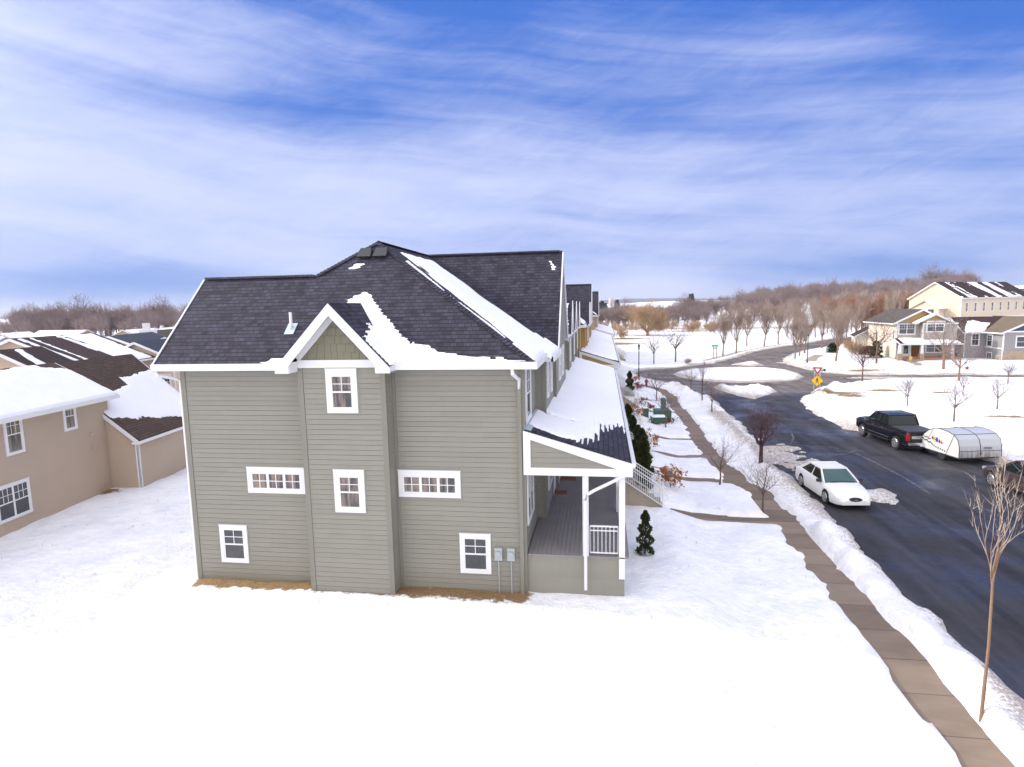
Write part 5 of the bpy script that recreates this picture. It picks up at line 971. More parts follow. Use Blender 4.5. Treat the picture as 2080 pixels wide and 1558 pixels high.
tr=MB(); tr.box((xa,-.38,2.48),(xb_,-.3,2.70)); tr.bar((xa-.0,-.35,2.6),(xa,fr,3.32),.05,.2); tr.bar((xb_,-.35,2.6),(xb_,fr,3.32),.05,.2); tr.build('porch_trim','white_trim',PH)
dk=MB(); dk.box((x0-.1,-.1,-.5),(x2+.2,fr,.5)); dk.build('porch_base','brick_base',PH); dk=MB(); dk.box((dx0-.2,-1.0,-.5),(dx0+1.9,-.1,.3)); dk.build('stair','stone',PH)
for px in (1826.5,1871,1933): 
    x_=hx(px,720,0)[0]; c_=MB(); c_.prism([(x_-.22,1.15),(x_+.22,1.15),(x_+.14,2.5),(x_-.14,2.5)],-.28,.15); co=c_.build('porch_column','white_trim',PH); b_=MB(); b_.box((x_-.3,-.34,-.4),(x_+.3,.2,1.12)); b_.build('column_base','stone',co)
# split level grey house
A2=at(1975,722); B2=at(2034,733)
SP=empty('split_level_house',(at(2034,733.5).x,at(2034,733.5).y,bz(60,100)),R(2),'grey split level house with navy gable, brown roof and stone base at the right edge','house')
SPo=SP.location.copy(); a3=R(2)
def sx_(px,py,y=0.0):
    d=fw+rt*((px-1040)/FPX)-up*((py-779)/FPX); n=Vector((-math.sin(a3),math.cos(a3),0)); o_=Vector((SPo.x,SPo.y,0)); t=((o_-Vector((0,0,H))).dot(n)+y)/d.dot(n); q=Vector((0,0,H))+d*t-o_; return (q.x*math.cos(a3)+q.y*math.sin(a3),q.z)
ez=4.3; W3=9.0
wl=MB(); wl.siding((0,0,0),(1,0,0),(0,-1,0),W3,1.5,ez,.2); wl.siding((0,0,0),(0,1,0),(-1,0,0),4.0,.3,ez,.2); wl.siding((-3.0,4.0,0),(1,0,0),(0,-1,0),3.0,.3,ez,.2); wl.siding((-3.0,4.0,0),(0,1,0),(-1,0,0),6.5,.3,ez,.2)
wl.siding((-3.0,4,0),(0,1,0),(-1,0,0),6.5,ez,6.4,.2,lo=lambda z_: (z_-ez)*3.25/2.15,hi=lambda z_: 6.5-(z_-ez)*3.25/2.15)
wl.box((.01,.01,-1),(W3,10,ez)); wl.box((-2.99,4.01,-1),(.1,10.49,ez)); wl.prism([(4.05,ez),(10.45,ez),(7.25,6.3)],-2.98,2,axis='x'); wl.build('wall','siding_grey',SP)
rf=MB(); pk=6.5; rf.slab([(W3/2,-.5,pk),(W3/2,7.2,pk),(-.55,7.2,ez-.05),(-.55,-.5,ez-.05)],.07); rf.slab([(W3/2,-.5,pk),(W3/2,10,pk),(W3+.55,10,ez-.05),(W3+.55,-.5,ez-.05)],.07); ro=rf.build('roof','shingle_tan',SP)
rf=MB(); rf.slab([(-3.5,7.25,6.45),(5,7.25,6.45),(5,3.5,ez-.1),(-3.5,3.5,ez-.1)],.07); rf.slab([(-3.5,7.25,6.45),(5,7.25,6.45),(5,11,ez-.1),(-3.5,11,ez-.1)],.07); ro2=rf.build('roof','shingle_dark_brown',SP)
l_=math.hypot(3.75,6.55-ez); roof_snow(ro2,(-3.5,3.5,ez-.1),(1,0,0),(0,3.75/l_,(6.55-ez)/l_),5.4,l_,lambda u,v: -sdf(np.stack([u,v],1),[(.35,-.5),(.2,.1),(1.3,2.1),(2.0,3.2),(2.9,3.4),(4.0,2.7),(5.2,2.6),(3.2,.3),(2.4,-.5)]),res=.12,t=.16)
gb=MB(); gb.prism([(.1,ez+.15),(W3-.1,ez+.15),(W3/2,pk-.25)],-.04,.03); gb.build('gable_panel','siding_navy',SP)
tr=MB(); tr.bar((W3/2,-.52,pk-.1),(-.55,-.52,ez-.18),.06,.24); tr.bar((W3/2,-.52,pk-.1),(W3+.55,-.52,ez-.18),.06,.24); tr.box((-.6,-.5,ez-.28),(-.53,3.5,ez-.08)); tr.box((-3.5,3.42,ez-.3),(-.55,3.5,ez-.1)); tr.bar((-3.52,7.25,6.35),(-3.52,3.45,ez-.2),.06,.22); tr.bar((-3.52,7.25,6.35),(-3.52,11,ez-.2),.06,.22)
tr.box((-.1,-.07,ez-.06),(W3+.1,-.02,ez+.16)); tr.box((-.05,-.06,.2),(.14,.02,ez)); tr.box((-3.05,3.94,.3),(-2.9,4.02,ez)); tr.box((-.06,0,1.8),(-.02,4.0,1.94)); tr.build('trim','white_trim',SP)
st=MB(); st.box((.05,-.10,-1),(W3+.05,0.02,1.5)); st.box((-.1,.0,-1),(.0,.9,.8)); st.build('stone_base','stone',SP)
window(SP,(3.4,0,1.95),(1,0,0),(0,-1,0),3.4,1.8,.14,lites=2,grid=(1,1)); window(SP,(0,2.9,1.95),(0,1,0),(-1,0,0),1.3,1.9,.12); window(SP,(-1.45,4.0,2.0),(1,0,0),(0,-1,0),1.25,2.0,.14); window(SP,(0,2.8,-.05),(0,1,0),(-1,0,0),1.2,1.2,.1,lites=2,dh=False,grid=(1,1)); window(SP,(0,.7,-.3),(0,1,0),(-1,0,0),1.0,1.1,.1,dh=False,grid=(1,1)); window(SP,(-3.0,6.5,2.3),(0,1,0),(-1,0,0),.8,1.7,.12); window(SP,(-3.0,8.8,.5),(0,1,0),(-1,0,0),.8,1.1,.12,dh=False)
# long cream row house on the slope
def ray_pt(px,dist): 
    d=fw+rt*((px-1040)/FPX); d.z=0; d.normalize(); return d*dist
cA=ray_pt(1940.5,150); cB=ray_pt(2078,175); aa=math.atan2(cB.y-cA.y,cB.x-cA.x); Lc=(cB-cA).length
zc=lambda py,dist,px: H+ (fw+rt*((px-1040)/FPX)-up*((py-779)/FPX)).z/math.hypot((fw+rt*((px-1040)/FPX)-up*((py-779)/FPX)).x,(fw+rt*((px-1040)/FPX)-up*((py-779)/FPX)).y)*dist
eZ=zc(603,150,1940); 
Ltot=Lc; zb_=eZ-8.4; gwid=9.8
LR=gable_house('long_row_house',(cA.x,cA.y,zb_),aa-PI/2,'long cream and blue grey row house on the slope, snow streaked roof',gwid,Ltot,8.4,3.1,'siding_cream','shingle_dark_brown',cat='row house',ov=.35)
LR.location=(cA.x-math.sin(aa)*gwid/2,cA.y+math.cos(aa)*gwid/2,zb_)
lo=MB(); lo.box((gwid/2-.01,-.02,-2),(gwid/2+.04,Ltot+.02,4.0)); lo.box((-gwid/2,-.05,-2),(gwid/2,-.0,4.0)); lo.build('lower_siding','siding_bluegrey',LR)
bt=MB(); bt.box((gwid/2,-.03,4.0),(gwid/2+.07,Ltot,4.28)); bt.box((-gwid/2,-.08,4.0),(gwid/2,-.0,4.28)); bt.build('belt_trim','white_trim',LR)
for i in range(8):
    y_=Ltot*(.075+.118*i); window(LR,(gwid/2,y_,5.3),(0,1,0),(1,0,0),.95,2.0,.09,grid=(1,1))
    if i%2: 
        d_=MB(); d_.box((gwid/2+.04,y_-1.6,.2),(gwid/2+.1,y_+1.2,2.7)); d_.build('garage_door','white_trim',LR)
    window(LR,(gwid/2+.04,y_+(1.8 if i%2 else 0),.9),(0,1,0),(1,0,0),1.0,2.1,.14)
sl_=3.1/(gwid/2); l_=math.hypot(1,sl_); lw=(gwid/2+.35)*l_
roof_snow(LR,(gwid/2+.35,-.35,8.4+3.12-sl_*(gwid/2+.35)),(0,1,0),(-1/l_,0,sl_/l_),Ltot+.7,lw,lambda u,v: np.where(v<.5,.2,0)+fbm((u+v*.15)*.42,v*.10,3,91)*2.6+.12-.9*(u>Ltot*.86)-.7*(u<1.6),t=.16,res=.22)
bx_=MB(); bx_.box((-3.2,-2.2,-2),(2.0,-.03,6.2)); bx_.build('bay_wall','siding_cream',LR); bx_=MB(); bx_.prism([(-3.2,6.2),(2.0,6.2),(-.6,7.6)],-2.2,-.04); bx_.slab([(-.6,-2.6,7.8),(-.6,0,7.8),(2.5,0,6.1),(2.5,-2.6,6.1)],.08); bx_.slab([(-.6,-2.6,7.8),(-.6,0,7.8),(-3.7,0,6.1),(-3.7,-2.6,6.1)],.08); bx_.build('bay_roof','siding_cream',LR)
roof_snow(LR,(2.5,-2.6,6.15),(0,1,0),(-.877,0,.481),2.6,3.5,lambda u,v: full(u,v,.3),res=.2,t=.12)
window(LR,(.6,-2.2,4.3),(1,0,0),(0,-1,0),1.5,1.9,.14)
p=ray_pt(2110,330); gable_house('brick_house',(p.x,p.y,bz(p.x,p.y)+1),R(60),'pinkish brown house high on the snowy hill at the right edge',12,18,5,3,'siding_pinkbrown','shingle_brown',ov=.4)
p=ray_pt(1768,128); gable_house('cottage',(p.x,p.y,bz(p.x,p.y)-.2),R(-15),'small cream cottage with stone front just left of the porch house',5.5,6,3.2,1.6,'siding_pale','shingle_dark_brown',ov=.3,snow=((1,lambda u,v:full(u,v,.2)),))
# silo far away
p=ray_pt(1241,520); mb=MB(); mb.lathe((0,0,-1),[(4.5,0),(4.5,12.5),(3.8,14),(2.2,15.2),(.3,15.7)],16); o=mb.build('silo','silo',smooth=30); o.scale=(.42,.42,.42); o.location=(p.x,p.y,zc(604,520,1241)-6.6); tag(o,'pale grey silo with domed top beyond the woods','silo')
ce=[evergreen('far_conifer',(0,0,0),9,2.2,'x','evergreen_far',seed=30,n=260,leaf=.8,fat=1.0)]
for i,(px,dd,s_,lb) in enumerate(((1218,500,1.0,'dark conifer farthest left of the silo'),(1224,505,1.1,'dark conifer second left of the silo'),(1230,498,.9,'dark conifer nearest the silo on its left'),(1253,510,1.1,'dark conifer right of the silo'),(1401,420,1.3,'blue green conifer above the woods right of the willow'))):
    q=ray_pt(px,dd); plant(ce[0],(q.x,q.y,bz(q.x,q.y)),i,s_,lb)
# ------------------------------------------------------------------ houses at the left
def L_house(px_peak,py_peak,dist,ang_,W_,D_,eave,rise,wall,roof,label,name='house',snow=(),wins=(),ov=.4,**k):
    p=ray_pt(px_peak,dist); zpk=zc(py_peak,dist,px_peak); return gable_house(name,(p.x,p.y,zpk-eave-rise),ang_,label,W_,D_,eave,rise,wall,roof,ov=ov,snow=snow,wins=wins,**k)
fs=lambda k: (lambda u,v: full(u,v,k))
L_house(40,687,61,R(9),10.4,8.8,5.3,2.15,'siding_tan','shingle_dark_brown','tan gabled house behind the near beige one, brown roof striped with snow','gabled_house',ov=.45,
   snow=((1,lambda u,v: np.maximum(np.maximum(.33-np.abs(u-.75),.3-np.abs(u-1.9)*.9),np.maximum(np.minimum(u-5.2+.13*v+fbm(u*.5,v*.5,2,3)*1.2,9.3-u)-1.1*np.exp(-((u-6.6+.2*v)/.35)**2)*(v>1.5),np.minimum(.9-v,9.3-u)))-.1),))
L_house(4,711,52,R(12),4.8,3.6,3.3,1.25,'siding_tan','shingle_dark_brown','low brown roofed wing with a snow strip at the left edge','garage_wing',ov=.4,snow=((1,lambda u,v: np.maximum(.4-np.abs(u-.9-(v*.35)),u-5.6+v*.3)),))
L_house(285,694,66,R(14),6.2,9,5.4,1.5,'siding_cream','shingle_slate','cream gabled house with a slate blue roof beside the green house','gabled_house',ov=.45,wins=(('f',1.95,2.35,1.7,1.5,dict(lites=2,grid=(3,2))),))
LH=[(232,682,92,20,9,14,4.6,1.9,'siding_cream','shingle_slate','dark slate roofed house between the brown roof and the cream house',()),
 (187,669,150,80,10,13,5.2,2.6,'siding_cream','shingle_brown','pale yellow house with a fully snow covered roof before the woods',((1,fs(.4)),(-1,fs(.4)))),
 (160,679,125,30,7,9,4.2,2.0,'siding_cream','shingle_brown','small cream gabled house with a snowy roof behind the tan house',((1,fs(.3)),(-1,fs(.2)))),
 (262,669,140,15,10,12,4.8,2.6,'siding_tan','shingle_brown','tan gabled house with snow covered roof, left of the white chimney house',((1,fs(.4)),)),
 (312,672,120,18,9,12,4.6,2.2,'siding_tan','shingle_brown','tan gabled house with brown roof under the white chimney',()),
 (330,666,160,20,12,14,5,2.6,'siding_pale','shingle_brown','snow roofed house behind the white chimney',((1,fs(.4)),(-1,fs(.4)))),
 (10,676,170,25,10,13,4.8,2.4,'siding_bluegrey','shingle_slate','snow roofed blue grey house at the far left edge',((1,fs(.3)),(-1,fs(.3)))),
 (22,682,140,70,9,12,4.6,2.2,'siding_bluegrey','shingle_slate','snow roofed house second from the left edge',((1,fs(.3)),(-1,fs(.3)))),
 (248,696,105,60,8,13,4.0,1.8,'siding_tan','shingle_dark_brown','dark brown hipped roof house below the slate roof',()),
 (215,705,95,15,5,8,3.4,1.3,'siding_tan','shingle_dark_brown','small brown garage roof in front of the dark brown house',((-1,fs(.1)),)),
 (345,684,95,18,8,14,5.2,1.9,'siding_cream','shingle_slate','dark blue roofed house whose ridge meets the green house roof',())]
for a in LH:
    L_house(a[0],a[1],a[2],R(a[3]),a[4],a[5],a[6],a[7],a[8],a[9],a[10],'house',snow=a[11],group=None,snowres=.5,wins=(('f',-1.8,2.6,1.1,1.3),('f',1.8,2.6,1.1,1.3)) if a[2]>100 else ())
p=ray_pt(311,118); mb=MB(); mb.box((-1.2,-.5,0),(1.2,.5,7.5)); mb.box((-.7,-.3,7.5),(.3,.3,8.6)); o=mb.build('chimney_stack','white_trim'); o.location=(p.x,p.y,zc(656,118,311)-8.6); o.rotation_euler=(0,0,R(18)); tag(o,'broad white chimney rising between the distant snowy roofs','chimney')
bt_=[((205,705),95,5,'bare tree in front of the pale yellow snow roofed house'),((165,690),110,6,'bare tree beside the small cream house')]
for i,(px_,dd,h_,lb) in enumerate(bt_):
    q=ray_pt(px_[0],dd); plant(yt[1],(q.x,q.y,bz(q.x,q.y)),i,h_/4.2*1.2,lb)
# ------------------------------------------------------------------ street furniture
def lamp_post(px,py,top,label):
    p=at(px,py); h_=ht((px,py),top); e=empty('street_lamp',(p.x,p.y,gz(p.x,p.y)),0,label,'street lamp','dark green street lamps'); m_=MB(); m_.lathe((0,0,-.2),[(.13,0),(.13,.5),(.07,.7),(.055,h_-.35)],12); m_.build('pole','lamp_green',e,smooth=40); g=MB(); g.lathe((0,0,h_-.6),[(.08,0),(.16,.12),(.17,.42)],10); g.build('lantern','lamp_clear',e,smooth=40); c_=MB(); c_.lathe((0,0,h_-.18),[(.2,0),(.19,.05),(.08,.2),(.02,.3)],10); c_.lathe((0,0,h_-.62),[(.12,0),(.1,.05)],10); c_.build('lamp_cap','dark_metal',e,smooth=40)
lamp_post(1297.5,770,(1292,703),'dark green street lamp at the end of the row house porches'); lamp_post(1639.5,739,(1639,682),'dark green street lamp on the corner lawn across the circle')
# yield and pedestrian signs on two posts
p=at(1658.5,801.5); va=math.atan2(p.y,p.x)-PI/2
SG=empty('road_sign',(p.x,p.y,gz(p.x,p.y)),va+R(3),'red and white yield sign over a yellow pedestrian diamond on two posts','sign')
m_=MB(); m_.box((-.30,-.03,-.3),(-.24,.03,2.35)); m_.build('post','galv',SG); m_=MB(); m_.box((.24,-.03,-.3),(.30,.03,2.35)); m_.build('post','galv',SG)
def tri(s,z_,y_,m): m.prism([(-s/2,z_+s*.289),(0,z_-s*.577),(s/2,z_+s*.289)][::-1],y_-.004,y_); return m
zc_=2.25; tri(1.02,zc_,-.04,MB()).build('yield_plate','sign_white',SG); t_=tri(.94,zc_,-.048,MB()).build('yield_border','sign_red',SG); tri(.44,zc_,-.056,MB()).build('yield_center','sign_white',SG)
def diamond(s,z_,y_,r_=.08):
    pts=[]; 
    for k in range(4):
        a=k*PI/2; cx,cz=math.cos(a)*(s-r_*1.4),math.sin(a)*(s-r_*1.4)
        for j in range(-2,3): b_=a+j*PI/8*1.0; pts.append((cx+math.cos(b_)*r_,z_+cz+math.sin(b_)*r_))
    m=MB(); m.prism(pts,y_-.004,y_); return m
dz_=1.14; diamond(.60,dz_,-.04).build('diamond_border','sign_black',SG); diamond(.565,dz_,-.048).build('diamond_plate','sign_yellow',SG)
m_=MB(); m_.lathe((.0,-.056,dz_+.27),[(.055,0),(.055,.004)],12,'y')
def limb(a,b_,w_): m_.bar((a[0],-.056,dz_+a[1]),(b_[0],-.056,dz_+b_[1]),.006,w_,upv=(1,0,0.001) if abs(a[0]-b_[0])<abs(a[1]-b_[1]) else (0,0,1))
for a,b_,w_ in (((0,.21),(-.01,-.03),.11),((0,0),(.10,-.14),.06),((.10,-.14),(.13,-.27),.05),((-.01,-.02),(-.07,-.15),.06),((-.07,-.15),(-.13,-.27),.05),((0,.17),(-.12,.06),.04),((-.12,.06),(-.14,-.02),.035),((0,.17),(.12,.08),.04),((.12,.08),(.17,.03),.035)): limb(a,b_,w_)
m_.build('pedestrian_symbol','sign_black',SG)
p2=at(1664,779); q=Vector((p2.x,p2.y,0)); SN=empty('street_name_sign',(q.x,q.y,gz(q.x,q.y)),va+R(4),'teal street name plate on a thin post above the yield sign','sign')
hS=ht((1664,779),(1664,748)); m_=MB(); m_.lathe((0,0,-.2),[(.03,0),(.03,hS)],8); m_.build('post','galv',SN); m_=MB(); m_.box((-.75,-.045,hS-.28),(.62,-.035,hS)); pl_=m_.build('plate','sign_teal',SN); m_=MB(); x_=-.68
for i,w_ in enumerate((.05,.11,.0,.12,.05,.12,.10,.12)):
    if w_: m_.box((x_,-.052,hS-.2+(.0 if i%2 else .02)),(x_+w_*.35,-.046,hS-.06)); m_.box((x_,-.052,hS-.11),(x_+w_*.8,-.046,hS-.08)) 
    x_+=max(w_,.08)+.05
m_.build('lettering','sign_white',pl_); m_=MB(); m_.box((.36,-.052,hS-.26),(.6,-.046,hS-.02)); m_.build('dark_block','sign_black',pl_)
p=at(1452,730); TS=empty('trail_sign',(p.x,p.y,gz(p.x,p.y)),va,'small teal sign on two brown wooden posts on the snowfield','sign'); hT=ht((1452,730),(1450,700)); 
for x_ in (-.28,.28): m_=MB(); m_.box((x_-.06,-.06,-.2),(x_+.06,.06,hT-.2)); m_.build('post','bark_tan',TS)
m_=MB(); m_.box((-.55,-.1,hT-.35),(.55,-.06,hT)); m_.build('plate','sign_teal',TS); m_=MB(); m_.box((-.35,-.1,hT-.7),(.35,-.06,hT-.45)); m_.build('plate','stone',TS)
# fire hydrant
p=at(1313,783); HY=empty('fire_hydrant',(p.x,p.y,gz(p.x,p.y)),0,'dark red fire hydrant in the snow below the lamp post','fire hydrant'); m_=MB(); m_.lathe((0,0,-.1),[(.2,0),(.2,.12),(.13,.15),(.13,.65),(.18,.68),(.18,.74),(.13,.78),(.10,.88),(.03,.93)],14); m_.build('barrel','hydrant_red',HY,smooth=40)
for s_ in (-1,1): m_=MB(); m_.lathe((s_*.1 if s_>0 else -.22,0,.5),[(.07,0),(.07,.12)],10,'x'); m_.build('nozzle','hydrant_red',HY)
# utility boxes
def ubox(px,py,w_,d_,h_,label,cap=True,base='box_green',rz=0.1):
    p=at(px,py); e=empty('utility_box',(p.x,p.y,gz(p.x,p.y)),rz,label,'utility box','green utility boxes by the sidewalk'); m_=MB(); m_.box((-w_/2,-d_/2,-.2),(w_/2,d_/2,h_*.86)); m_.prism([(-w_/2-.02,h_*.86),(w_/2+.02,h_*.86),(w_/2+.02,h_*.92),(w_/2-.05,h_),(-w_/2+.05,h_),(-w_/2-.02,h_*.92)],-d_/2-.02,d_/2+.02); m_.build('cabinet',base,e); m_=MB(); m_.box((-w_*.42,-d_/2-.03,h_*.12),(w_*.42,-d_/2-.005,h_*.78)); m_.build('door',base,e)
    if cap: 
        n=12; u,v=np.meshgrid(np.linspace(-w_*.5,w_*.5,n),np.linspace(-d_*.5,d_*.5,n)); u=u.ravel();v=v.ravel(); g_=np.minimum(w_*.5-np.abs(u),d_*.5-np.abs(v)); P_=np.stack([u,v,h_-.01+.11*(1-np.exp(-g_/.08))+fbm(u*3,v*3,2,5)*.04],1); grid_mesh('snow_cap','snow_roof',P_,n,n,parent=e)
ubox(1338,862,1.15,1.0,.55,'low dark green utility box capped with snow, nearest of the group',rz=.1); ubox(1345,858,1.25,1.1,.95,'large square green transformer box behind the low one',cap=False); ubox(1347,846,.35,.35,1.5,'tall narrow green pedestal behind the transformer box',cap=False); ubox(1311,856,.45,.4,.75,'small green box with a snow cap left of the transformer')
# red star stake
p=at(1962,779); RS=empty('garden_star',(p.x,p.y,gz(p.x,p.y)),va,'dark red star on a thin stake by the side street','ornament'); hR=ht((1962,779),(1964,744)); m_=MB(); m_.lathe((0,0,-.2),[(.02,0),(.02,hR)],6); m_.build('stake','galv',RS); m_=MB(); m_.prism([((.28 if k%2==0 else .12)*math.sin(k*PI/5),hR-.3+(.28 if k%2==0 else .12)*math.cos(k*PI/5)) for k in range(10)],-.06,.0); m_.build('star','hydrant_red',RS)
p=at(1846,734); m_=MB(); m_.lathe((0,0,-.2),[(.03,0),(.03,2.4)],6); HS=m_.build('sign_post','galv'); HS.location=(at(1848,749).x,at(1848,749).y,0.1); tag(HS,'thin post with a small yellow plate in front of the porch house door','sign'); m_=MB(); m_.box((-.18,-.05,1.15),(.18,-.035,1.6)); m_.build('plate','sign_yellow',HS)
p=at(1680,718); m_=MB(); m_.box((-.2,-.2,0),(.2,.2,.9)); m_.box((-.25,-.25,.9),(.25,.25,1.0)); o=m_.build('pedestal_box','galv'); o.location=(p.x,p.y,gz(p.x,p.y)); tag(o,'small grey pedestal box on the corner lawn left of the evergreen','utility box')
p=at(1387,968); 
# sapling nearest the view in front of the brown car
e=tree_proto('roadside_sapling',141,'tall thin sapling rising in front of the brown car at the right edge',None,'bark_tan','twig_pale',h=6.9,trunk_h=3.7,r0_=.034,spread=.36,upness=.8,levels=2,kids=(2,3),twig_w=.010,twig_len=.45,limb_len=.5,fine=2)
p=at(1992,1470); e.location=(p.x,p.y,gz(p.x,p.y)); e.scale=(1,1,ht((1992,1470),(1990,880))/6.9)
r_=random.Random(77); mb=MB()
for i in range(420):
    x=r_.uniform(-34,7) if i%3 else r_.uniform(13,60); y=r_.uniform(9,30) if i%3 else r_.uniform(48,72)
    if (-14.6<x<2.8 and y>16.8) or x<-24.5 and y>14 or (12<x<24 and y<62) or (x>13 and y>62+(x-20)*.1): continue
    z_=snow_z(x,y)
    for k in range(r_.randint(2,6)):
        a=r_.uniform(0,6.3); q=Vector((x+r_.gauss(0,.06),y+r_.gauss(0,.06),z_-.03)); d=Vector((math.cos(a)*.05,math.sin(a)*.05,r_.uniform(.07,.2))); s_=Vector((-math.sin(a),math.cos(a),0))*.006; mb.add([q-s_,q+s_,q+d],[(0,1,2)])
tag(mb.build('dry_grass','grass_dry',uv=False),'dry grass tips poking through the snow of the yards',kind='stuff')
# ------------------------------------------------------------------ vehicles (x forward, y left, z up)
def interp(x,tab):
    ks=[k for k,_ in tab]; i=0
    while i<len(ks)-2 and x>ks[i+1]: i+=1
    x=min(max(x,ks[0]),ks[-1]); h=ks[i+1]-ks[i]; t=(x-ks[i])/h; out=[]
    for c_ in range(len(tab[0][1])):
        V_=[v[c_] for _,v in tab]
        def sl(j):
            if j<=0 or j>=len(ks)-1: return 0 if j<=0 and False else (V_[min(j+1,len(ks)-1)]-V_[max(j-1,0)])/(ks[min(j+1,len(ks)-1)]-ks[max(j-1,0)])
            a=(V_[j]-V_[j-1])/(ks[j]-ks[j-1]); b=(V_[j+1]-V_[j])/(ks[j+1]-ks[j]); return 0 if a*b<=0 else 2*a*b/(a+b)
        a,b=V_[i],V_[i+1]; out.append(a*(2*t**3-3*t*t+1)+sl(i)*h*(t**3-2*t*t+t)+b*(3*t*t-2*t**3)+sl(i+1)*h*(t**3-t*t))
    return out
def interp_linear(x,tab):
    for (a,va),(b,vb) in zip(tab,tab[1:]):
        if a<=x<=b: t=(x-a)/(b-a) if b>a else 0; t=t*t*(3-2*t) if False else t; return [p+(q-p)*t for p,q in zip(va,vb)]
    return list(tab[-1][1] if x>tab[-1][0] else tab[0][1])
def car_body(e,mt,tab,wheels,wr,n=90,arch=1.13):
    """tab: x -> (half width, sill z, shoulder z, centre top z, crown inset)"""
    mb=MB(); x0_,x1_=tab[0][0],tab[-1][0]; xs=[x0_+(x1_-x0_)*i/(n-1) for i in range(n)]; rows=[]
    for x in xs:
        w_,zs,zh,zt,ins=interp(x,tab); zb=zs
        for wx_ in wheels:
            d=abs(x-wx_); rr=wr*arch
            if d<rr: zb=max(zb,wr+math.sqrt(rr*rr-d*d))
        zb=min(zb,zh-.06); zm=zb+(zh-zb)*.45
        half=[(w_*.97,zb),(w_,zb+(zh-zb)*.25),(w_,zm),(w_*.985,zh-.07),(w_*.95,zh),(w_*(.95-ins*.5),zh+(zt-zh)*.65),(w_*.45,zt-.01),(0,zt)]
        rows.append([Vector((x,y,z)) for y,z in half]+[Vector((x,-y,z)) for y,z in half[-2::-1]])
    m=len(rows[0]); vs=[p for r_ in rows for p in r_]; fs=[(i*m+j,i*m+j+1,(i+1)*m+j+1,(i+1)*m+j) for i in range(n-1) for j in range(m-1)]
    fs+=[tuple(range(m)),tuple((n-1)*m+j for j in range(m))[::-1]]
    mb.add(vs,[f[::-1] for f in fs]); return mb.build('body',mt,e,smooth=38)
def wheel(e,x,y,r_,w_=.22,spokes=6):
    o=empty('wheel',(x,y,r_)); o.parent=e; s_=1 if y>0 else -1
    t=MB(); t.lathe((0,-w_/2,0),[(r_*.62,0),(r_*.93,.0),(r_,.03),(r_,w_-.03),(r_*.93,w_),(r_*.62,w_)],28,'y'); t.build('tyre','tyre',o,smooth=35)
    m=MB(); yy=s_*(w_/2-.005); m.lathe((0,min(yy,yy-s_*.02),0),[(r_*.66,0),(r_*.66,.02)],24,'y')
    rim=m.build('rim_back','tyre',o); m=MB()
    for k in range(spokes):
        a=2*PI*k/spokes; c_,s2=math.cos(a),math.sin(a); m.bar((c_*.03,yy+s_*.012,s2*.03),(c_*r_*.62,yy+s_*.012,s2*r_*.62),.06,.03,upv=(0,1,0))
    m.tube([(math.cos(2*PI*k/24)*r_*.635,yy+s_*.01,math.sin(2*PI*k/24)*r_*.635) for k in range(25)],.022,5,cap=False); m.lathe((0,min(yy,yy+s_*.03),0),[(.055,0),(.055,.03)],12,'y'); m.build('rim','rim',o)
def quadpatch(mb,a,b_,c_,d,bulge=Vector((0,0,0)),n=6):
    vs=[]; 
    for i in range(n+1):
        for j in range(n+1):
            u,v=i/n,j/n; p=(a*(1-u)+b_*u)*(1-v)+(d*(1-u)+c_*u)*v; p=p+bulge*(4*u*(1-u))*(.35+.65*4*v*(1-v)); vs.append(p)
    mb.add(vs,[(i*(n+1)+j,(i+1)*(n+1)+j,(i+1)*(n+1)+j+1,i*(n+1)+j+1) for i in range(n) for j in range(n)])
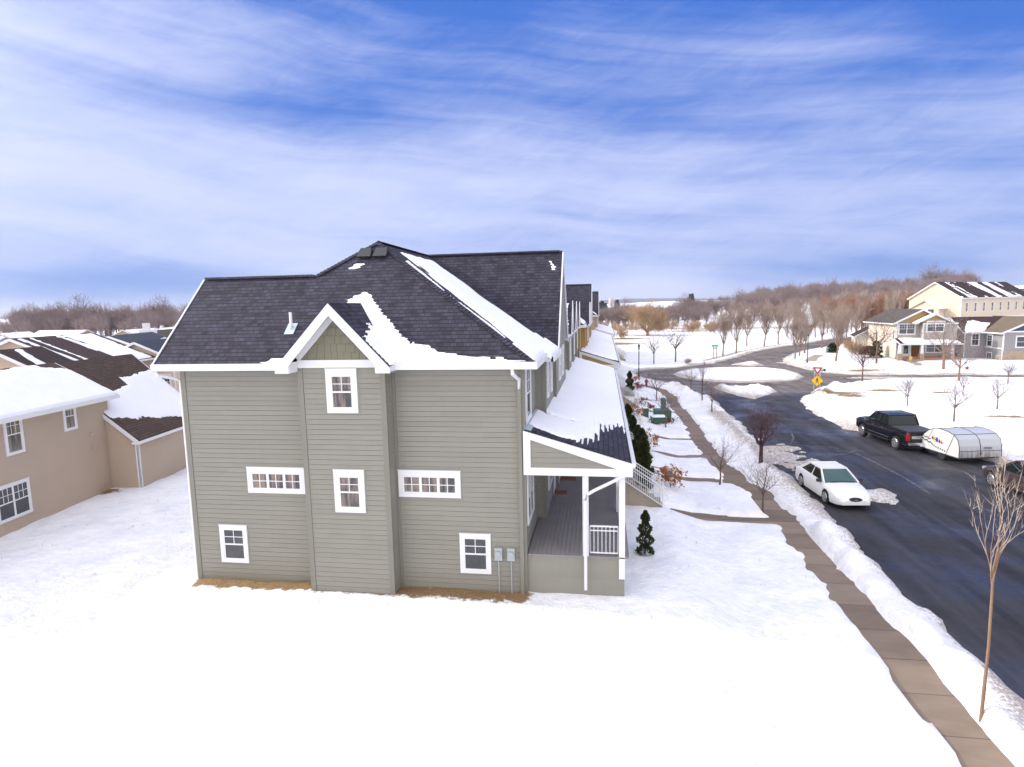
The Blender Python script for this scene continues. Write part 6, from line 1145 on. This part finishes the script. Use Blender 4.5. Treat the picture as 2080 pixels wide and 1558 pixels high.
def cabin(e,mt,bx,tx,wb,wt,zb,zt,pillars,hump=.05,fr_rake=True,rear_glass=True,glass='glass_car',zbr=None):
    """bx=(rear,front) x at the belt, tx=(rear,front) x at the roof; pillars = list of belt fractions"""
    V=Vector; zbr=zb if zbr is None else zbr
    bl=lambda f,s_: V((bx[0]+(bx[1]-bx[0])*f,s_*wb,zbr+(zb-zbr)*f)); tp=lambda f,s_: V((tx[0]+(tx[1]-tx[0])*f,s_*wt,zt))
    sh=MB(); quadpatch(sh,tp(0,1),tp(1,1),tp(1,-1),tp(0,-1),V((0,0,hump)),8)
    # solid dark cabin core then pillars in body colour
    core=MB(); sc_=.985; pts=[bl(0,1),bl(1,1),bl(1,-1),bl(0,-1),tp(0,1),tp(1,1),tp(1,-1),tp(0,-1)]; cen=V(((bx[0]+bx[1])/2,0,(zb+zt)/2)); core.add([cen+(p-cen)*.95 for p in pts],[(0,1,5,4),(1,2,6,5),(2,3,7,6),(3,0,4,7)]); core.build('cabin_lining','plastic_dark',e)
    for s_ in (1,-1):
        for f0,f1 in pillars: 
            a,b_,c_,d=bl(f0,s_),bl(f1,s_),tp(f1,s_),tp(f0,s_); o_=V((0,s_*.012,0)); sh.add([a+o_,b_+o_,c_+o_,d+o_],[(0,1,2,3)])
        sh.bar(tp(-.01,s_)+V((0,s_*.01,0)),tp(1.0,s_)+V((0,s_*.01,0)),.07,.06); sh.bar(bl(0,s_)+V((0,s_*.012,-.01)),bl(1,s_)+V((0,s_*.012,-.01)),.03,.06)
        sh.bar(bl(1,s_),tp(1,s_),.06,.06); sh.bar(bl(0,s_),tp(0,s_),.08,.08)
    sh.bar(tp(1,1),tp(1,-1),.08,.05); sh.bar(tp(0,1),tp(0,-1),.08,.05)
    sh.build('roof_frame',mt,e,smooth=40)
    ends=[(b_,c_) for b_,c_ in zip([p[1] for p in pillars][:-1],[p[0] for p in pillars][1:])]
    for s_ in (1,-1):
        for f0,f1 in ends:
            g=MB(); a,b_,c_,d=bl(f0,s_),bl(f1,s_),tp(f1,s_),tp(f0,s_); k=V((0,0,.05)); g.add([a+k*.6,b_+k*.6,c_-k,d-k],[(0,1,2,3)]); g.build('side_window',glass,e)
    g=MB(); quadpatch(g,bl(1,1)+V((.0,-.05,0)),bl(1,-1)+V((0,.05,0)),tp(1,-1)+V((.0,.05,-.03)),tp(1,1)+V((.0,-.05,-.03)),V((.07,0,.03))); g.build('windshield','glass_windshield' if mt=='car_white' else glass,e,smooth=60)
    g=MB(); quadpatch(g,bl(0,1)+V((.0,-.06,0.02)),bl(0,-1)+V((0,.06,0.02)),tp(0,-1)+V((.0,.06,-.03)),tp(0,1)+V((.0,-.06,-.03)),V((-.04,0,.02))); g.build('rear_window',glass,e,smooth=60)
def blk(e,name,mt,*bs,**k):
    m=MB()
    for a,b_ in bs: m.box(a,b_)
    return m.build(name,mt,e,**k)
def underside(e,x0_,x1_,w_,z0_,z1_): blk(e,'chassis','plastic_dark',((x0_,-w_,z0_),(x1_,w_,z1_)))
# --- white sedan
rw=at(1631,988); fwp=at(1678,1021); hd=math.atan2(fwp.y-rw.y,fwp.x-rw.x); n_=Vector((math.sin(hd),-math.cos(hd),0)) ; 
e=empty('parked_sedan',(0,0,-.02),hd,'white rounded sedan parked beside the snow bank facing the camera','car'); mid=(rw+fwp)/2; lat=Vector((-math.sin(hd),math.cos(hd),0)); lat=lat if lat.x>0 else -lat; c_=mid+lat*.80; e.location=(c_.x,c_.y,-.02)
car_body(e,'car_white',[(-2.48,(.62,.32,.62,.66,.3)),(-2.42,(.74,.28,.70,.80,.25)),(-2.2,(.84,.24,.84,.95,.2)),(-1.7,(.90,.22,.93,1.0,.15)),(-.9,(.92,.2,.94,.98,.1)),(.6,(.92,.2,.90,.94,.1)),(1.0,(.91,.2,.86,.93,.12)),(1.7,(.88,.22,.76,.84,.18)),(2.15,(.80,.24,.64,.72,.25)),(2.38,(.66,.26,.52,.58,.3)),(2.47,(.52,.30,.44,.50,.3))],(-1.36,1.36),.33)
cabin(e,'car_white',(-1.85,1.02),(-1.0,.22),.80,.60,.92,1.40,[(0,.10),(.50,.54),(.93,1.0)],zbr=.95)
for x_ in (-1.36,1.36):
    for y_ in (-.80,.80): wheel(e,x_,y_,.33)
underside(e,-2.1,2.1,.78,.2,.55)
for s_ in (-1,1):
    m_=MB(); m_.add([(2.33,s_*.50,.50),(2.06,s_*.80,.56),(2.0,s_*.76,.70),(2.30,s_*.42,.63)],[(0,1,2,3)]); m_.slab([(2.36,s_*.48,.51),(2.08,s_*.82,.56),(2.02,s_*.77,.69),(2.30,s_*.42,.64)],.05); m_.build('headlight','lamp_clear',e)
    blk(e,'mirror','plastic_dark',((.72,s_*.86,.92),(.88,s_*1.06,1.04))); blk(e,'tail_light','lamp_red',((-2.42,s_*.5,.6),(-2.2,s_*.82,.78)))
    blk(e,'door_handle','car_white',((-.75,s_*.915,.74),(-.6,s_*.94,.78)),((.2,s_*.915,.74),(.35,s_*.94,.78)))
m_=MB(); m_.lathe((2.36,0,.50),[(.0,0),(.30,.0),(.30,.09),(.27,.11)],20,'x'); gr_=m_.build('grille','plastic_dark',e); gr_.scale=(1,1,.32); gr_.location=(0,0,.355); m_=MB(); m_.lathe((2.46,0,.505),[(.09,0),(.09,.02)],14,'x'); b_=m_.build('badge','chrome',e); b_.scale=(1,1,.45); b_.location=(.01,0,.285)
blk(e,'bumper','car_white',((2.25,-.62,.28),(2.48,.62,.42))); blk(e,'wiper','plastic_dark',((1.0,-.5,.955),(1.03,.1,.97)),((1.0,.15,.955),(1.03,.6,.97)))
# --- black pickup
rw=Vector((18.72,41.3,0)); fwp=Vector((18.28,45.25,0)); hd=math.atan2(fwp.y-rw.y,fwp.x-rw.x); lat=Vector((math.sin(hd),-math.cos(hd),0)); mid=(rw+fwp)/2; c_=mid+lat*.86
e=empty('pickup_truck',(c_.x,c_.y,-.02),hd,'black crew cab pickup with a grey bed cover parked across the street','pickup truck')
car_body(e,'car_black',[(-3.15,(.96,.62,1.28,1.30,.02)),(-3.1,(1.0,.58,1.34,1.345,.02)),(-1.15,(1.01,.55,1.36,1.36,.02)),(-1.1,(1.01,.50,1.36,1.37,.03)),(1.35,(1.01,.48,1.28,1.32,.08)),(2.0,(1.0,.5,1.20,1.33,.12)),(2.85,(.97,.55,1.12,1.28,.16)),(3.05,(.90,.6,1.0,1.18,.2)),(3.12,(.84,.62,.95,1.08,.2))],(-1.98,2.0),.43,arch=1.16)
cabin(e,'car_black',(-1.08,1.42),(-.85,.70),.95,.82,1.38,2.02,[(0,.08),(.42,.47),(.94,1.0)],hump=.06)
for x_ in (-1.98,2.0):
    for y_ in (-.9,.9): wheel(e,x_,y_,.43,.28,8)
underside(e,-2.9,2.8,.85,.42,.85)
blk(e,'bed_cover','tonneau',((-3.08,-.86,1.33),(-1.12,.86,1.385))); blk(e,'tailgate','car_black',((-3.19,-.80,.72),(-3.13,.80,1.30))); blk(e,'tailgate_panel','chrome',((-3.205,-.74,.93),(-3.19,.74,1.10))); blk(e,'bumper','chrome',((-3.42,-.96,.55),(-3.2,.96,.72)))
for s_ in (-1,1):
    blk(e,'tail_light','lamp_red',((-3.2,s_*.82,.80),(-3.05,s_*1.015,1.24))); blk(e,'mirror','chrome',((1.18,s_*.98,1.30),(1.36,s_*1.26,1.56))); blk(e,'headlight','lamp_clear',((2.98,s_*.62,.92),(3.11,s_*.90,1.12))); blk(e,'running_board','plastic_dark',((-1.3,s_*.98,.42),(1.4,s_*1.1,.47))); blk(e,'side_trim','chrome',((-1.2,s_*1.005,.62),(1.4,s_*1.025,.65)))
    blk(e,'door_handle','chrome',((-.55,s_*1.01,1.12),(-.38,s_*1.04,1.16)),((.55,s_*1.01,1.12),(.72,s_*1.04,1.16)))
blk(e,'brake_light','lamp_red',((-.84,-.16,1.90),(-.80,.16,1.94))); blk(e,'roof_light','lamp_amber',*[((.3,y_-.04,2.0),(.42,y_+.04,2.04)) for y_ in (-.5,-.25,0,.25,.5)])
blk(e,'grille','chrome',((3.08,-.55,.75),(3.14,.55,1.05)))
blk(e,'licence_plate','sign_white',((-3.43,.05,.5),(-3.425,.35,.64)))
# --- snowmobile trailer
TL=empty('snowmobile_trailer',(19.62,40.25,0),R(-78),'silver and white enclosed snowmobile trailer with dirty sides parked behind the pickup','trailer')
W_=2.55; prof=[(0.0,.42),(-.02,.95),(.12,1.22),(.5,1.55),(.95,1.78),(1.35,1.84),(2.0,1.80),(2.5,1.68),(2.78,1.45),(2.92,1.1),(2.95,.75),(2.95,.42)]
TL.rotation_euler=(0,0,R(-78))   # local x runs from the nose back towards the camera, y across
m_=MB(); m_.prism(prof,0,W_,axis='y'); sh_=m_.build('shell','trailer_silver',TL)
m_=MB(); m_.prism([(a,b) for a,b in prof],-.02,-.002,axis='y'); sp_=m_.build('side_panel','trailer_white',TL); m_=MB(); m_.prism(prof,W_+.002,W_+.02,axis='y'); m_.build('side_panel','trailer_white',TL)
m_=MB(); 
for y_ in (-.01,W_/2,W_+.01): m_.tube([(x_,y_,z_) for x_,z_ in prof],.022,6)
for zz in (3,5,7): m_.tube([(prof[zz][0],0,prof[zz][1]+.01),(prof[zz][0],W_,prof[zz][1]+.01)],.014,5)
m_.tube([(2.96,0,.80),(2.96,W_,.80)],.014,5); m_.build('edge_rail','dark_metal',TL); blk(TL,'kick_panel','trailer_silver',((2.952,.03,.44),(2.965,W_-.03,.78)))
blk(TL,'frame','dark_metal',((.05,.05,.32),(2.9,W_-.05,.42))); blk(TL,'coupler','dark_metal',((-.9,W_/2-.06,.36),(.1,W_/2+.06,.46))); blk(TL,'door_latch','dark_metal',((2.96,W_/2-.03,.55),(2.99,W_/2+.03,.75))); blk(TL,'vent','dark_metal',((2.965,1.45,.9),(2.975,1.95,.93)),((2.965,1.45,.98),(2.975,1.95,1.01)))
for s_ in (0.1,W_-.1):
    o=empty('wheel',(1.65,s_,.28)); o.parent=TL; t=MB(); t.lathe((0,-.1,0),[(.15,0),(.26,0),(.28,.03),(.28,.17),(.26,.2),(.15,.2)],20,'y'); t.build('tyre','tyre',o,smooth=35); t=MB(); t.lathe((0,-.09,0),[(.14,0),(.14,.18)],14,'y'); t.build('rim','rim',o)
m_=MB(); m_.tube([(2.0,-.03,.43),(2.55,-.03,1.72)],.012,5); m_.tube([(.35,-.03,1.45),(.9,-.03,.95)],.01,4) if False else m_.tube([(.45,-.03,.9),(.95,-.03,1.78)],.01,4); m_.build('seam','dark_metal',sp_)
def sticker(name,pts,mt):
    m=MB(); m.prism(pts,-.028,-.021,axis='y'); return m.build(name,mt,sp_)
def wave(x0_,z0_,x1_,z1_,w_,a_,k):
    t=[i/24 for i in range(25)]; c_=[(x0_+(x1_-x0_)*q,z0_+(z1_-z0_)*q+a_*math.sin(q*k)) for q in t]; m=MB()
    for i in range(24): m.add([(c_[i][0],-.026,c_[i][1]-w_),(c_[i+1][0],-.026,c_[i+1][1]-w_),(c_[i+1][0],-.026,c_[i+1][1]+w_),(c_[i][0],-.026,c_[i][1]+w_)],[(0,1,2,3)])
    return m
for a in ((.05,1.0,.95,.80,.04,.035,18),(.05,1.18,.75,1.06,.03,.03,14)): wave(*a).build('stripe_sticker','sign_black',sp_)
for k in range(6): x_=1.0+k*.17; z_=.76-k*.025; sticker('checker_sticker',[(x_,z_),(x_+.085,z_-.01),(x_+.085,z_-.10),(x_,z_-.09)],'sign_black')
def jag(cx,cz,r_,n,seed):
    q=random.Random(seed); return [(cx+math.cos(2*PI*i/n)*r_*(1 if i%2 else .55)*q.uniform(.8,1.2)*.8,cz+math.sin(2*PI*i/n)*r_*(1 if i%2 else .55)*q.uniform(.8,1.2)*1.25) for i in range(n)]
for i,(cx,cz,r_,mt) in enumerate(((.9,1.18,.11,'sticker_red'),(1.05,1.15,.13,'sticker_yellow'),(1.24,1.12,.17,'sticker_blue'),(1.45,1.07,.12,'sticker_red'),(1.6,1.04,.09,'sticker_red'),(1.72,1.02,.07,'sticker_yellow'))): sticker('colour_sticker',jag(cx,cz,r_,10+i%3*2,i),mt)
# --- brown crossover
wf=at(2003,986); hd=R(96); lat=Vector((math.sin(hd),-math.cos(hd),0)); f=Vector((math.cos(hd),math.sin(hd),0)); c_=wf+lat*1.1-f*1.5
e=empty('parked_crossover',(c_.x,c_.y,-.02),hd,'bronze brown crossover parked behind the trailer at the right edge','car')
car_body(e,'car_brown',[(-2.38,(.74,.42,.92,.98,.2)),(-2.3,(.84,.36,1.02,1.08,.12)),(-1.8,(.93,.30,1.08,1.12,.08)),(-.5,(.95,.28,1.05,1.08,.08)),(.9,(.95,.28,1.0,1.05,.1)),(1.2,(.94,.3,.96,1.06,.14)),(1.9,(.90,.32,.86,.98,.2)),(2.22,(.80,.36,.76,.88,.25)),(2.38,(.64,.40,.66,.76,.3))],(-1.42,1.42),.37)
cabin(e,'car_brown',(-2.1,1.18),(-1.75,.25),.85,.66,1.04,1.62,[(0,.07),(.30,.34),(.62,.65),(.94,1.0)],hump=.05,zbr=1.1)
for x_ in (-1.42,1.42):
    for y_ in (-.83,.83): wheel(e,x_,y_,.37,.24,8)
underside(e,-2.1,2.1,.8,.28,.65)
for s_ in (-1,1):
    blk(e,'mirror','plastic_dark',((.85,s_*.9,1.06),(1.02,s_*1.12,1.2))); blk(e,'door_handle','chrome',((-.75,s_*.945,.9),(-.58,s_*.965,.94)),((.25,s_*.945,.88),(.42,s_*.965,.92))); blk(e,'sill_trim','chrome',((-1.0,s_*.95,.34),(1.0,s_*.97,.37))); blk(e,'headlight','lamp_clear',((2.05,s_*.6,.72),(2.28,s_*.8,.84))); blk(e,'tail_light','lamp_red',((-2.36,s_*.55,.9),(-2.2,s_*.86,1.05)))

# ------------------------------------------------------------------ air
hb=MB(); hb.box((-5200,-700,-3),(5200,5400,75)); ho=hb.build('haze',None or 'snow',uv=False); ho.data.materials.clear()
hm=bpy.data.materials.new('haze'); hm.use_nodes=True; ht_=NT(hm.node_tree); ht_.n.remove(ht_.n['Principled BSDF']); pv=ht_.node('ShaderNodeVolumePrincipled'); pv.inputs['Color'].default_value=(.86,.90,1,1); pv.inputs['Density'].default_value=.00013; pv.inputs['Anisotropy'].default_value=.2
ht_.l.new(pv.outputs[0],ht_.n['Material Output'].inputs['Volume']); ho.data.materials.append(hm); tag(ho,'thin winter haze over the fields',kind='stuff')
